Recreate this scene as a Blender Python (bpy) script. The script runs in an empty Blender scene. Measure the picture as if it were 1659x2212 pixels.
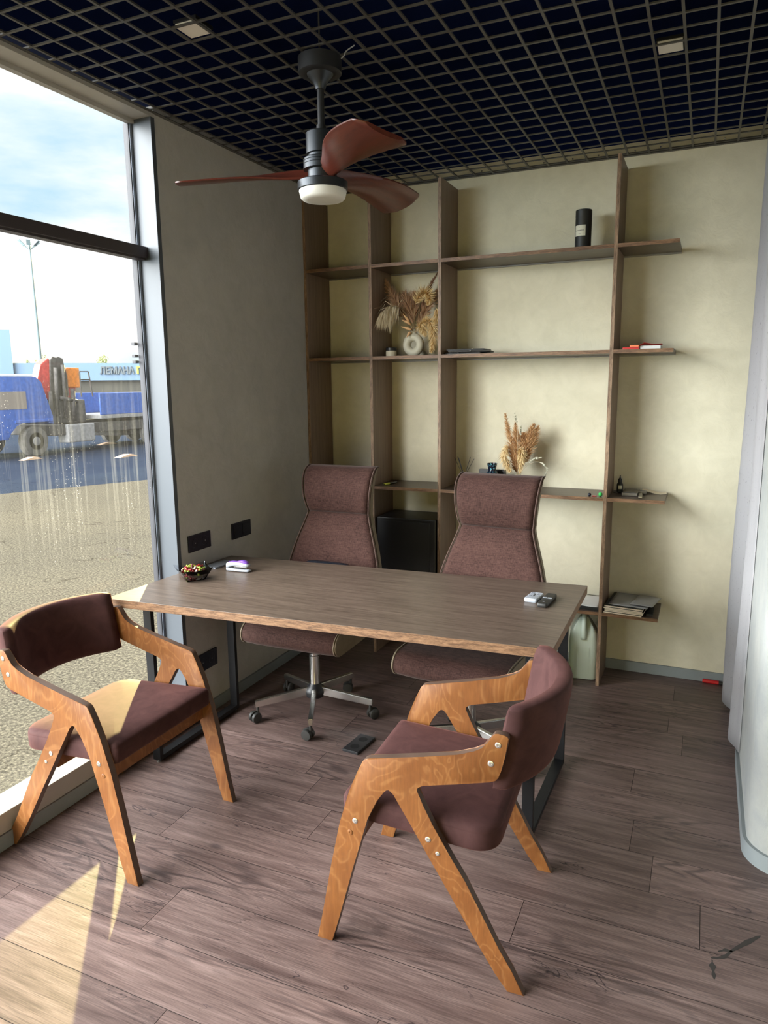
import bpy, bmesh, math, random
from mathutils import Vector, Matrix, noise
random.seed(7)
PI = math.pi
scene = bpy.context.scene
C = scene.collection

# ------------------------------------------------------------------ camera
cam_d = bpy.data.cameras.new('camera')
cam = bpy.data.objects.new('camera', cam_d)
C.objects.link(cam)
scene.camera = cam
cam_d.sensor_fit = 'VERTICAL'
cam_d.sensor_height = 36.0
cam_d.lens = 1548.8045 / 2212 * 36.0
cam_d.clip_start = 0.05
cam_d.clip_end = 1000
RT = Vector((0.91354567, 0.40658954, -0.01092055))
UP = Vector((-0.06134469, 0.16427504, 0.98450523))
FW = Vector((-0.4020835, 0.89872057, -0.17501486))
mw = Matrix.Identity(4)
for i in range(3):
    mw[i][0] = RT[i]; mw[i][1] = UP[i]; mw[i][2] = -FW[i]
mw[0][3], mw[1][3], mw[2][3] = 2.18886, -4.07497, 1.61132
cam.matrix_world = mw

# ------------------------------------------------------------------ exposure
vs = scene.view_settings
scene.display_settings.display_device = 'sRGB'
vs.view_transform = 'Standard'
vs.look = 'None'
vs.exposure = 0.0
vs.gamma = 1.0
vs.use_curve_mapping = False
scene.cycles.use_denoising = True
scene.cycles.max_bounces = 10
scene.cycles.diffuse_bounces = 6
scene.cycles.glossy_bounces = 4
scene.cycles.transparent_max_bounces = 12
scene.cycles.sample_clamp_indirect = 6.0
scene.cycles.blur_glossy = 0.5
scene.cycles.caustics_reflective = False
scene.cycles.caustics_refractive = False

# ------------------------------------------------------------------ sun
SUN_EL = math.radians(11.6)
SUN_T = Vector((0.571 * math.cos(SUN_EL), -0.821 * math.cos(SUN_EL), -math.sin(SUN_EL)))
sun_d = bpy.data.lights.new('sun', 'SUN')
sun_d.energy = 19.5
sun_d.color = (1.0, 0.86, 0.36)
sun_d.angle = math.radians(0.6)
sun = bpy.data.objects.new('sun', sun_d)
sun.rotation_euler = SUN_T.to_track_quat('-Z', 'Y').to_euler()
C.objects.link(sun)

# ------------------------------------------------------------------ world (cloudy sky, with an unseen bright lobe added to light the room)
SKY_SEEN, SKY_LOBE = 1.12, 26.0
w = bpy.data.worlds.new('sky')
scene.world = w
w.use_nodes = True
nt = w.node_tree
nt.nodes.clear()
def N(t, **k):
    n = nt.nodes.new(t)
    for a, b in k.items():
        setattr(n, a, b)
    return n
tc = N('ShaderNodeTexCoord')
mp = N('ShaderNodeMapping'); mp.inputs['Scale'].default_value = (1.3, 1.3, 4.2); mp.inputs['Rotation'].default_value = (0.12, 0.2, 0.3)
nz = N('ShaderNodeTexNoise'); nz.inputs['Scale'].default_value = 1.7; nz.inputs['Detail'].default_value = 7; nz.inputs['Roughness'].default_value = 0.55
cr = N('ShaderNodeValToRGB')
cr.color_ramp.elements[0].position = 0.29; cr.color_ramp.elements[0].color = (0.50, 0.74, 0.90, 1)
cr.color_ramp.elements[1].position = 0.45; cr.color_ramp.elements[1].color = (1.0, 1.0, 1.0, 1)
el = cr.color_ramp.elements.new(0.385); el.color = (0.76, 0.89, 0.95, 1)
dotn = N('ShaderNodeVectorMath', operation='DOT_PRODUCT')
bd = Vector((-0.52, -0.84, 0.10)).normalized()
dotn.inputs[1].default_value = bd
mr = N('ShaderNodeMapRange'); mr.interpolation_type = 'SMOOTHSTEP'
mr.inputs['From Min'].default_value = 0.15; mr.inputs['From Max'].default_value = 1.0
mr.inputs['To Min'].default_value = SKY_SEEN; mr.inputs['To Max'].default_value = SKY_LOBE
bg = N('ShaderNodeBackground'); out = N('ShaderNodeOutputWorld')
L = nt.links.new
L(tc.outputs['Generated'], mp.inputs['Vector']); L(mp.outputs[0], nz.inputs['Vector'])
L(nz.outputs['Fac'], cr.inputs[0]); L(cr.outputs[0], bg.inputs['Color'])
L(tc.outputs['Generated'], dotn.inputs[0]); L(dotn.outputs['Value'], mr.inputs['Value'])
L(mr.outputs[0], bg.inputs['Strength']); L(bg.outputs[0], out.inputs[0])

# the window opening guides the sky sampling
pl = bpy.data.lights.new('window_portal', 'AREA')
pl.shape = 'RECTANGLE'; pl.size = 4.2; pl.size_y = 2.7
pl.cycles.is_portal = True
po = bpy.data.objects.new('window_portal', pl)
po.matrix_world = Matrix(((0, 0, -1, -0.2), (1, 0, 0, -3.6), (0, -1, 0, 1.42), (0, 0, 0, 1)))
C.objects.link(po)

# ================================================================== materials
MATS = {}
def newmat(name):
    m = bpy.data.materials.new(name); m.use_nodes = True
    t = m.node_tree
    b = t.nodes['Principled BSDF']
    MATS[name] = m
    return m, t, b
def S(b, **k):
    for a, v in k.items():
        b.inputs[a.replace('_', ' ')].default_value = v
def col(c):
    return (c[0], c[1], c[2], 1)
def tnode(t, typ, **k):
    n = t.nodes.new(typ)
    for a, v in k.items():
        if a in n.inputs:
            n.inputs[a].default_value = v
        else:
            setattr(n, a, v)
    return n
def mix(t, fac, a, b, mode='MIX'):
    n = t.nodes.new('ShaderNodeMix'); n.data_type = 'RGBA'; n.blend_type = mode
    for s, v in ((n.inputs[0], fac), (n.inputs[6], a), (n.inputs[7], b)):
        if hasattr(v, 'is_output'):
            t.links.new(v, s)
        else:
            s.default_value = v
    return n.outputs[2]
def ramp(t, src, stops):
    r = t.nodes.new('ShaderNodeValToRGB')
    e = r.color_ramp.elements
    e[0].position, e[0].color = stops[0][0], col(stops[0][1])
    e[1].position, e[1].color = stops[-1][0], col(stops[-1][1])
    for p, c in stops[1:-1]:
        x = e.new(p); x.color = col(c)
    t.links.new(src, r.inputs[0])
    return r.outputs[0]
def coords(t, kind='Object', scale=(1, 1, 1), rot=(0, 0, 0)):
    c = t.nodes.new('ShaderNodeTexCoord'); m = t.nodes.new('ShaderNodeMapping')
    m.inputs['Scale'].default_value = scale; m.inputs['Rotation'].default_value = rot
    t.links.new(c.outputs[kind], m.inputs[0])
    return m.outputs[0]
def noise_n(t, vec, scale, detail=4, rough=0.5, dist=0.0):
    n = t.nodes.new('ShaderNodeTexNoise')
    n.inputs['Scale'].default_value = scale; n.inputs['Detail'].default_value = detail
    n.inputs['Roughness'].default_value = rough; n.inputs['Distortion'].default_value = dist
    t.links.new(vec, n.inputs['Vector'])
    return n.outputs['Fac']
def bump(t, b, h, strength=0.2, dist=0.002):
    n = t.nodes.new('ShaderNodeBump')
    n.inputs['Strength'].default_value = strength; n.inputs['Distance'].default_value = dist
    t.links.new(h, n.inputs['Height']); t.links.new(n.outputs[0], b.inputs['Normal'])
def mathn(t, op, a, b=None):
    n = t.nodes.new('ShaderNodeMath'); n.operation = op
    for i, v in enumerate((a, b)):
        if v is None: continue
        if hasattr(v, 'is_output'): t.links.new(v, n.inputs[i])
        else: n.inputs[i].default_value = v
    return n.outputs[0]

def plain(name, c, rough=0.5, metal=0.0, spec=0.5, vary=0.0, **k):
    m, t, b = newmat(name)
    S(b, Base_Color=col(c), Roughness=rough, Metallic=metal)
    b.inputs['Specular IOR Level'].default_value = spec
    S(b, **k)
    if vary:
        f = noise_n(t, coords(t), 9.0, 5)
        lo = tuple(x * (1 - vary) for x in c); hi = tuple(min(1, x * (1 + vary)) for x in c)
        t.links.new(ramp(t, f, [(0.3, lo), (0.7, hi)]), b.inputs['Base Color'])
    return m

def plaster(name, lo, hi, rough=0.75):
    m, t, b = newmat(name)
    v = coords(t)
    a = noise_n(t, v, 1.6, 6, 0.6, 0.4)
    c2 = noise_n(t, v, 11.0, 8, 0.65, 0.6)
    s = mathn(t, 'ADD', mathn(t, 'MULTIPLY', a, 0.55), mathn(t, 'MULTIPLY', c2, 0.45))
    t.links.new(ramp(t, s, [(0.38, lo), (0.62, hi)]), b.inputs['Base Color'])
    S(b, Roughness=rough)
    b.inputs['Specular IOR Level'].default_value = 0.25
    bump(t, b, noise_n(t, v, 13, 9, 0.62, 1.6), 0.45, 0.006)
    return m
plaster('plaster_beige', (0.64, 0.595, 0.445), (0.74, 0.69, 0.525))
plaster('plaster_grey', (0.44, 0.43, 0.40), (0.52, 0.505, 0.47))
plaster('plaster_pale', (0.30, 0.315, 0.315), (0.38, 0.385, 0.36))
plaster('plaster_white', (0.70, 0.69, 0.66), (0.76, 0.75, 0.72))

def wood(name, lo, hi, scale=(1, 30, 30), nscale=3.0, rough=0.45, kind='Object', streak=(0.35, 0.65), spec=0.4, bumpd=0.0008, ring=0.0):
    m, t, b = newmat(name)
    v = coords(t, kind, scale)
    f1 = noise_n(t, v, nscale, 8, 0.62, 0.35)
    f2 = noise_n(t, v, nscale * 5, 4, 0.7, 0.2)
    s = mathn(t, 'ADD', mathn(t, 'MULTIPLY', f1, 0.6), mathn(t, 'MULTIPLY', f2, 0.4))
    c = ramp(t, s, [(streak[0], lo), (streak[1], hi)])
    t.links.new(c, b.inputs['Base Color'])
    S(b, Roughness=rough)
    b.inputs['Specular IOR Level'].default_value = spec
    bump(t, b, s, 0.35, bumpd)
    return m
# dark oak laminate: faces and the rougher edge band
wood('laminate_z', (0.165, 0.108, 0.078), (0.275, 0.193, 0.145), (26, 26, 1.0), 2.2, 0.42)
wood('laminate_x', (0.055, 0.037, 0.028), (0.108, 0.077, 0.058), (1.2, 26, 26), 2.4, 0.36)
wood('edge_z', (0.11, 0.062, 0.035), (0.36, 0.235, 0.145), (60, 60, 7), 2.2, 0.5, streak=(0.40, 0.60))
wood('edge_x', (0.09, 0.044, 0.021), (0.27, 0.150, 0.078), (7, 60, 60), 2.2, 0.5, streak=(0.40, 0.60))
wood('desk_top', (0.042, 0.028, 0.020), (0.170, 0.125, 0.094), (1.6, 34, 34), 2.8, 0.33, spec=0.45, streak=(0.33, 0.67))
wood('fan_wood', (0.062, 0.014, 0.009), (0.125, 0.030, 0.017), (2, 26, 26), 2.0, 0.28, spec=0.5)

# stained birch plywood with contour grain
def plywood():
    m, t, b = newmat('plywood')
    v = coords(t, 'Object', (1.0, 1.0, 0.55))
    n1 = noise_n(t, v, 5.5, 3, 0.5, 0.9)
    k = mathn(t, 'MULTIPLY', n1, 75.0)
    sn = mathn(t, 'SINE', k)
    ln = mathn(t, 'POWER', mathn(t, 'MULTIPLY', mathn(t, 'ADD', sn, 1.0), 0.5), 6.0)
    fine = noise_n(t, coords(t, 'Object', (70, 70, 6)), 3.0, 4, 0.6)
    base = ramp(t, noise_n(t, v, 9, 5, 0.6, 0.5), [(0.3, (0.155, 0.055, 0.015)), (0.7, (0.245, 0.096, 0.026))])
    c1 = mix(t, mathn(t, 'MULTIPLY', ln, 0.20), base, (0.46, 0.24, 0.09, 1))
    c2 = mix(t, 0.5, c1, ramp(t, fine, [(0.3, (0.55, 0.50, 0.45)), (0.7, (1.15, 1.1, 1.05))]), 'MULTIPLY')
    t.links.new(mix(t, 0.75, c1, c2), b.inputs['Base Color'])
    S(b, Roughness=0.42)
    b.inputs['Specular IOR Level'].default_value = 0.4
    bump(t, b, fine, 0.12, 0.0004)
plywood()
plain('ply_edge', (0.10, 0.062, 0.045), 0.45, vary=0.25)

def fabric(name, lo, hi, sc=420, sheen=0.3, rough=0.85, tint=(1, 1, 1)):
    m, t, b = newmat(name)
    v = coords(t)
    wv = t.nodes.new('ShaderNodeTexNoise'); wv.inputs['Scale'].default_value = sc; wv.inputs['Detail'].default_value = 2
    m1 = t.nodes.new('ShaderNodeMapping'); m1.inputs['Scale'].default_value = (1, 1, 0.12); t.links.new(v, m1.inputs[0])
    m2 = t.nodes.new('ShaderNodeMapping'); m2.inputs['Scale'].default_value = (0.12, 0.3, 1); t.links.new(v, m2.inputs[0])
    a = noise_n(t, m1.outputs[0], sc, 2); c = noise_n(t, m2.outputs[0], sc, 2)
    big = noise_n(t, v, 6, 3)
    s = mathn(t, 'ADD', mathn(t, 'MULTIPLY', mathn(t, 'ADD', a, c), 0.38), mathn(t, 'MULTIPLY', big, 0.24))
    t.links.new(ramp(t, s, [(0.36, lo), (0.64, hi)]), b.inputs['Base Color'])
    S(b, Roughness=rough)
    b.inputs['Specular IOR Level'].default_value = 0.15
    b.inputs['Sheen Weight'].default_value = sheen
    b.inputs['Sheen Roughness'].default_value = 0.4
    b.inputs['Sheen Tint'].default_value = col(tint)
    bump(t, b, s, 0.3, 0.0006)
    return m
fabric('woven_brown', (0.024, 0.0105, 0.0085), (0.078, 0.039, 0.031), 320, 0.12, tint=(0.9, 0.75, 0.7))
fabric('beige_vinyl', (0.19, 0.15, 0.10), (0.24, 0.195, 0.14), 60, 0.1, 0.55)
fabric('brown_piping', (0.060, 0.036, 0.030), (0.10, 0.062, 0.050), 200, 0.2)
def velvet():
    m, t, b = newmat('velvet')
    v = coords(t)
    f = noise_n(t, v, 14, 6, 0.6, 0.8)
    t.links.new(ramp(t, f, [(0.3, (0.052, 0.026, 0.026)), (0.7, (0.085, 0.042, 0.040))]), b.inputs['Base Color'])
    S(b, Roughness=0.62)
    b.inputs['Specular IOR Level'].default_value = 0.06
    b.inputs['Specular Tint'].default_value = (1.0, 0.72, 0.50, 1)
    b.inputs['Sheen Weight'].default_value = 0.15
    b.inputs['Sheen Roughness'].default_value = 0.35
    b.inputs['Sheen Tint'].default_value = (1.0, 0.42, 0.34, 1)
    bump(t, b, noise_n(t, v, 400, 3), 0.25, 0.0005)
velvet()

# floor planks (per-plank UVs in metres)
def floor_mat():
    m, t, b = newmat('floor_planks')
    uv = coords(t, 'UV', (1, 1, 1))
    def mp2(s):
        n = t.nodes.new('ShaderNodeMapping'); n.inputs['Scale'].default_value = s; t.links.new(uv, n.inputs[0]); return n.outputs[0]
    at = t.nodes.new('ShaderNodeAttribute'); at.attribute_name = 'tone'; at.attribute_type = 'GEOMETRY'
    g1 = noise_n(t, mp2((1.1, 14, 1)), 2.2, 7, 0.62, 0.5)
    g2 = noise_n(t, mp2((5, 170, 1)), 2.0, 4, 0.6, 0.1)
    # cathedral figure: sine rings of a smooth field
    fld = noise_n(t, mp2((0.9, 5.5, 1)), 1.5, 2, 0.4, 0.25)
    rings = mathn(t, 'MULTIPLY', mathn(t, 'ADD', mathn(t, 'SINE', mathn(t, 'MULTIPLY', fld, 95.0)), 1.0), 0.5)
    gate = ramp(t, noise_n(t, mp2((0.8, 3.0, 1)), 1.1, 2), [(0.50, (0, 0, 0)), (0.66, (1, 1, 1))])
    base = ramp(t, g1, [(0.28, (0.085, 0.052, 0.046)), (0.50, (0.150, 0.100, 0.088)), (0.74, (0.235, 0.166, 0.148))])
    fine = ramp(t, g2, [(0.34, (0.52, 0.50, 0.50)), (0.60, (1.18, 1.18, 1.18))])
    c = mix(t, 0.75, base, fine, 'MULTIPLY')
    ringc = mix(t, gate, (1, 1, 1, 1), ramp(t, rings, [(0.05, (0.45, 0.45, 0.48)), (0.5, (1.08, 1.08, 1.08))]))
    c = mix(t, 0.85, c, ringc, 'MULTIPLY')
    # dark cracks and knots
    ck = noise_n(t, mp2((1.6, 10, 1)), 1.6, 3, 0.5, 1.6)
    ckm = ramp(t, mathn(t, 'ABSOLUTE', mathn(t, 'SUBTRACT', ck, 0.5)), [(0.0, (0.25, 0.25, 0.30)), (0.012, (1, 1, 1))])
    ckg = ramp(t, noise_n(t, mp2((0.9, 3, 1)), 1.9, 2), [(0.52, (0, 0, 0)), (0.60, (1, 1, 1))])
    c = mix(t, ckg, c, mix(t, 1.0, c, ckm, 'MULTIPLY'))
    vo = t.nodes.new('ShaderNodeTexVoronoi'); vo.inputs['Scale'].default_value = 2.1
    t.links.new(mp2((1.0, 2.2, 1)), vo.inputs['Vector'])
    kn = ramp(t, vo.outputs['Distance'], [(0.03, (0.38, 0.38, 0.42)), (0.085, (1, 1, 1))])
    c = mix(t, 0.8, c, kn, 'MULTIPLY')
    tone = t.nodes.new('ShaderNodeMapRange')
    tone.inputs['To Min'].default_value = 0.88; tone.inputs['To Max'].default_value = 1.22
    t.links.new(at.outputs['Fac'], tone.inputs['Value'])
    tn = t.nodes.new('ShaderNodeCombineColor')
    for i in range(3): t.links.new(tone.outputs[0], tn.inputs[i])
    c = mix(t, 1.0, c, tn.outputs[0], 'MULTIPLY')
    t.links.new(c, b.inputs['Base Color'])
    rr = t.nodes.new('ShaderNodeMapRange'); rr.inputs['To Min'].default_value = 0.34; rr.inputs['To Max'].default_value = 0.50
    t.links.new(g2, rr.inputs['Value']); t.links.new(rr.outputs[0], b.inputs['Roughness'])
    b.inputs['Specular IOR Level'].default_value = 0.5
    bump(t, b, g2, 0.35, 0.0006)
floor_mat()
plain('floor_gap', (0.02, 0.016, 0.014), 0.8)
plain('scuff', (0.035, 0.03, 0.027), 0.6)

plain('ceiling_void', (0.004, 0.012, 0.065), 0.9, spec=0.1)
plain('grid_metal', (0.070, 0.068, 0.064), 0.42, spec=0.5)
plain('baseboard', (0.24, 0.27, 0.28), 0.45, vary=0.06)
plain('jamb_dimmed', (0.065, 0.075, 0.088), 0.45)  # frame paint darkened on the jambs to offset the strong sky light there
plain('frame_white', (0.42, 0.41, 0.38), 0.4, vary=0.05)
plain('frame_grey', (0.24, 0.28, 0.34), 0.35)
plain('gasket', (0.015, 0.015, 0.02), 0.6)
plain('transom_brown', (0.050, 0.040, 0.042), 0.35)
plain('black_metal', (0.009, 0.009, 0.010), 0.45, spec=0.25)
plain('black_plastic', (0.012, 0.012, 0.014), 0.4)
plain('socket_navy', (0.012, 0.013, 0.024), 0.35)
plain('socket_hole', (0.002, 0.002, 0.003), 0.6)
plain('rubber', (0.022, 0.021, 0.019), 0.5)
plain('chrome', (0.70, 0.69, 0.67), 0.24, 1.0)
plain('brushed_steel', (0.45, 0.44, 0.42), 0.3, 1.0)
plain('strip_metal', (0.22, 0.21, 0.20), 0.5, 0.6)
plain('screw_metal', (0.72, 0.71, 0.68), 0.3, 0.9)
plain('gunmetal', (0.045, 0.050, 0.056), 0.36, 0.75)
plain('gunmetal_dark', (0.020, 0.021, 0.024), 0.5, 0.2)
plain('diffuser', (0.72, 0.72, 0.66), 0.4)
plain('downlight_white', (0.78, 0.75, 0.68), 0.5)
plain('white_plastic', (0.42, 0.45, 0.50), 0.35)
plain('purple_plastic', (0.18, 0.075, 0.40), 0.35)
plain('ceramic_cream', (0.60, 0.57, 0.45), 0.55, vary=0.04)
plain('black_card', (0.010, 0.011, 0.010), 0.55, vary=0.2)
plain('label_cream', (0.62, 0.60, 0.48), 0.6)
plain('ink', (0.03, 0.03, 0.03), 0.6)
plain('red_paint', (0.55, 0.015, 0.02), 0.35)
plain('red_paper', (0.75, 0.06, 0.05), 0.5)
plain('orange_paper', (0.80, 0.20, 0.08), 0.5)
plain('paper_white', (0.68, 0.68, 0.66), 0.7, vary=0.03)
plain('paper_cream', (0.66, 0.57, 0.42), 0.7)
plain('folder_grey', (0.30, 0.30, 0.29), 0.3, vary=0.12)
plain('highlighter_yellow', (0.62, 0.68, 0.06), 0.4)
plain('green_plastic', (0.06, 0.55, 0.12), 0.35)
plain('grey_metal', (0.16, 0.15, 0.14), 0.35, 0.6)
plain('candle_wax', (0.62, 0.56, 0.42), 0.5)
plain('leather_black', (0.012, 0.015, 0.022), 0.22, spec=0.6)
plain('phone_grey', (0.13, 0.14, 0.16), 0.18)
plain('jug_plastic', (0.60, 0.68, 0.58), 0.35, **{'Subsurface_Weight': 0.25})
MATS['jug_plastic'].node_tree.nodes['Principled BSDF'].inputs['Subsurface Radius'].default_value = (0.03, 0.03, 0.02)
for nm, c in dict(plume_brown=(0.50, 0.31, 0.19), plume_orange=(0.64, 0.40, 0.20), plume_cream=(0.82, 0.64, 0.35),
                  plume_pale=(0.70, 0.60, 0.42), plume_dark=(0.30, 0.155, 0.10), stem_tan=(0.52, 0.38, 0.22), tail_peach=(0.76, 0.47, 0.24)).items():
    plain(nm, c, 0.8, spec=0.15)
for nm, c in dict(candy_red=(0.22, 0.014, 0.014), candy_green=(0.22, 0.27, 0.025), candy_brown=(0.09, 0.025, 0.018), candy_white=(0.42, 0.34, 0.28)).items():
    plain(nm, c, 0.25)

def glass_thin(name, tint, rough=0.02, dirt=False, gloss=0.06):
    m = bpy.data.materials.new(name); m.use_nodes = True
    t = m.node_tree; t.nodes.clear()
    o = t.nodes.new('ShaderNodeOutputMaterial')
    tr = t.nodes.new('ShaderNodeBsdfTransparent'); tr.inputs[0].default_value = col(tint)
    gl = t.nodes.new('ShaderNodeBsdfGlossy'); gl.inputs['Roughness'].default_value = rough
    fr = t.nodes.new('ShaderNodeFresnel'); fr.inputs[0].default_value = 1.35
    mx = t.nodes.new('ShaderNodeMixShader')
    t.links.new(fr.outputs[0], mx.inputs[0]); t.links.new(tr.outputs[0], mx.inputs[1]); t.links.new(gl.outputs[0], mx.inputs[2])
    res = mx.outputs[0]
    if dirt:
        v = coords(t, 'Object')
        st = noise_n(t, coords(t, 'Object', (1, 55, 1.1)), 1.0, 5, 0.65)
        stm = ramp(t, st, [(0.50, (0, 0, 0)), (0.72, (1, 1, 1))])
        lowz = t.nodes.new('ShaderNodeSeparateXYZ'); t.links.new(t.nodes['Texture Coordinate'].outputs['Object'] if 'Texture Coordinate' in t.nodes else v, lowz.inputs[0])
        gate = t.nodes.new('ShaderNodeMapRange'); gate.inputs['From Min'].default_value = 1.75; gate.inputs['From Max'].default_value = 1.25
        t.links.new(lowz.outputs[2], gate.inputs['Value'])
        gate2 = t.nodes.new('ShaderNodeMapRange'); gate2.inputs['From Min'].default_value = 0.75; gate2.inputs['From Max'].default_value = 1.2
        t.links.new(lowz.outputs[2], gate2.inputs['Value'])
        vo = t.nodes.new('ShaderNodeTexVoronoi'); vo.inputs['Scale'].default_value = 95
        t.links.new(v, vo.inputs['Vector'])
        dr = ramp(t, vo.outputs['Distance'], [(0.10, (1, 1, 1)), (0.17, (0, 0, 0))])
        pt = ramp(t, noise_n(t, coords(t, 'Object', (1, 7, 2.0)), 1.0, 3), [(0.46, (0, 0, 0)), (0.62, (1, 1, 1))])
        drops = mathn(t, 'MULTIPLY', dr, pt)
        g = mathn(t, 'MULTIPLY', gate.outputs[0], gate2.outputs[0])
        a = mathn(t, 'MULTIPLY', g, mathn(t, 'ADD', mathn(t, 'MULTIPLY', stm, 0.05), mathn(t, 'MULTIPLY', drops, 0.30)))
        a = mathn(t, 'ADD', a, 0.006)
        tl = t.nodes.new('ShaderNodeBsdfTranslucent'); tl.inputs[0].default_value = (0.95, 0.93, 0.86, 1)
        m2 = t.nodes.new('ShaderNodeMixShader')
        t.links.new(a, m2.inputs[0]); t.links.new(res, m2.inputs[1]); t.links.new(tl.outputs[0], m2.inputs[2])
        res = m2.outputs[0]
    t.links.new(res, o.inputs[0])
    MATS[name] = m
glass_thin('window_glass', (0.97, 0.985, 0.98), dirt=True)
glass_thin('bowl_glass', (0.90, 0.91, 0.93), 0.03)
glass_thin('amber_glass', (0.25, 0.2, 0.15), 0.03)
glass_thin('jar_glass', (0.9, 0.9, 0.85), 0.03)

def curtain_mat():
    m, t, b = newmat('curtain_fabric')
    v = coords(t, 'Object', (60, 60, 22))
    f = noise_n(t, v, 3.0, 3, 0.6)
    t.links.new(ramp(t, f, [(0.30, (0.20, 0.185, 0.20)), (0.36, (0.44, 0.43, 0.44))]), b.inputs['Base Color'])
    S(b, Roughness=0.8)
    o = t.nodes['Material Output']
    tl = t.nodes.new('ShaderNodeBsdfTranslucent'); tl.inputs[0].default_value = (0.75, 0.75, 0.78, 1)
    mx = t.nodes.new('ShaderNodeMixShader'); mx.inputs[0].default_value = 0.3
    t.links.new(b.outputs[0], mx.inputs[1]); t.links.new(tl.outputs[0], mx.inputs[2]); t.links.new(mx.outputs[0], o.inputs[0])
curtain_mat()

def cup_mat():
    m, t, b = newmat('cup_pattern')
    vo = t.nodes.new('ShaderNodeTexVoronoi'); vo.inputs['Scale'].default_value = 110
    t.links.new(coords(t), vo.inputs['Vector'])
    t.links.new(ramp(t, vo.outputs['Distance'], [(0.25, (0.10, 0.30, 0.34)), (0.42, (0.008, 0.01, 0.02))]), b.inputs['Base Color'])
    S(b, Roughness=0.15)
cup_mat()

def ground_mat(name, stops, sc=16):
    m, t, b = newmat(name)
    v = coords(t, 'Object')
    g = noise_n(t, v, sc * 2.6, 5, 0.8)
    big = noise_n(t, v, 0.35, 5, 0.6)
    c = ramp(t, g, stops)
    c = mix(t, 0.5, c, ramp(t, big, [(0.3, (0.72, 0.72, 0.74)), (0.7, (1.15, 1.12, 1.05))]), 'MULTIPLY')
    cv = noise_n(t, v, 0.5, 4, 0.6, 1.0)
    crack = ramp(t, mathn(t, 'ABSOLUTE', mathn(t, 'SUBTRACT', cv, 0.5)), [(0.0, (0.45, 0.43, 0.42)), (0.003, (1, 1, 1))])
    c = mix(t, 1.0, c, crack, 'MULTIPLY')
    t.links.new(c, b.inputs['Base Color'])
    S(b, Roughness=1.0)
    b.inputs['Specular IOR Level'].default_value = 0.0
ground_mat('ground_concrete', [(0.36, (0.024, 0.022, 0.020)), (0.50, (0.070, 0.064, 0.052)), (0.64, (0.150, 0.136, 0.108))])
ground_mat('shaded_asphalt', [(0.3, (0.012, 0.018, 0.033)), (0.7, (0.024, 0.034, 0.056))])  # asphalt with the blue cast shade put into its colour
plain('truck_blue', (0.035, 0.10, 0.36), 0.4, vary=0.2)
plain('truck_dark', (0.07, 0.065, 0.06), 0.7, vary=0.35)
plain('truck_grey', (0.24, 0.24, 0.24), 0.6, vary=0.2)
plain('truck_roof', (0.65, 0.65, 0.62), 0.5)
plain('tyre', (0.085, 0.082, 0.078), 0.85, vary=0.25)
plain('wheel_rim', (0.14, 0.14, 0.14), 0.7)
plain('crane_red', (0.50, 0.06, 0.05), 0.45, vary=0.25)
plain('crane_orange', (0.68, 0.22, 0.03), 0.5, vary=0.2)
plain('truck_window', (0.23, 0.20, 0.17), 0.2)
plain('building_blue', (0.115, 0.185, 0.27), 0.7, vary=0.05)
plain('building_band', (0.045, 0.043, 0.034), 0.6, vary=0.4)
plain('sign_dark', (0.10, 0.12, 0.13), 0.6)
plain('sign_yellow', (0.62, 0.55, 0.05), 0.6)
plain('mast_metal', (0.20, 0.27, 0.28), 0.6)
plain('leaf_far', (0.30, 0.33, 0.14), 0.8)
plain('board_orange', (0.62, 0.42, 0.28), 0.8)

# ================================================================== mesh helpers
def tag(o, label=None, cat=None, group=None, kind=None):
    if label: o['label'] = label
    if cat: o['category'] = cat
    if group: o['group'] = group
    if kind: o['kind'] = kind
    return o
def obj(name, bm, mats, parent=None, smooth=False, recalc=True):
    if recalc:
        bmesh.ops.recalc_face_normals(bm, faces=bm.faces)
    me = bpy.data.meshes.new(name); bm.to_mesh(me); bm.free()
    if isinstance(mats, str): mats = [mats]
    for x in mats: me.materials.append(MATS[x])
    if smooth:
        me.polygons.foreach_set('use_smooth', [True] * len(me.polygons))
        if smooth is not True:
            me.set_sharp_from_angle(angle=math.radians(smooth))
    o = bpy.data.objects.new(name, me); C.objects.link(o)
    if parent: o.parent = parent
    return o
def empty(name, loc=(0, 0, 0), rz=0.0, label=None, cat=None, group=None):
    o = bpy.data.objects.new(name, None); C.objects.link(o)
    o.location = loc; o.rotation_euler = (0, 0, rz); o.empty_display_size = 0.1
    tag(o, label, cat, group)
    return o
def box(bm, x0, x1, y0, y1, z0, z1, bev=0.0, mi=0, M=None, seg=2):
    vs_ = [bm.verts.new((x, y, z)) for z in (z0, z1) for y in (y0, y1) for x in (x0, x1)]
    fs = [bm.faces.new([vs_[i] for i in f]) for f in ((0, 2, 3, 1), (4, 5, 7, 6), (0, 1, 5, 4), (2, 6, 7, 3), (0, 4, 6, 2), (1, 3, 7, 5))]
    for f in fs: f.material_index = mi
    if M is not None:
        for v in vs_: v.co = M @ v.co
    if bev:
        es = list({e for f in fs for e in f.edges})
        bmesh.ops.bevel(bm, geom=es, offset=bev, segments=seg, affect='EDGES', profile=0.6)
    return fs
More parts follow.
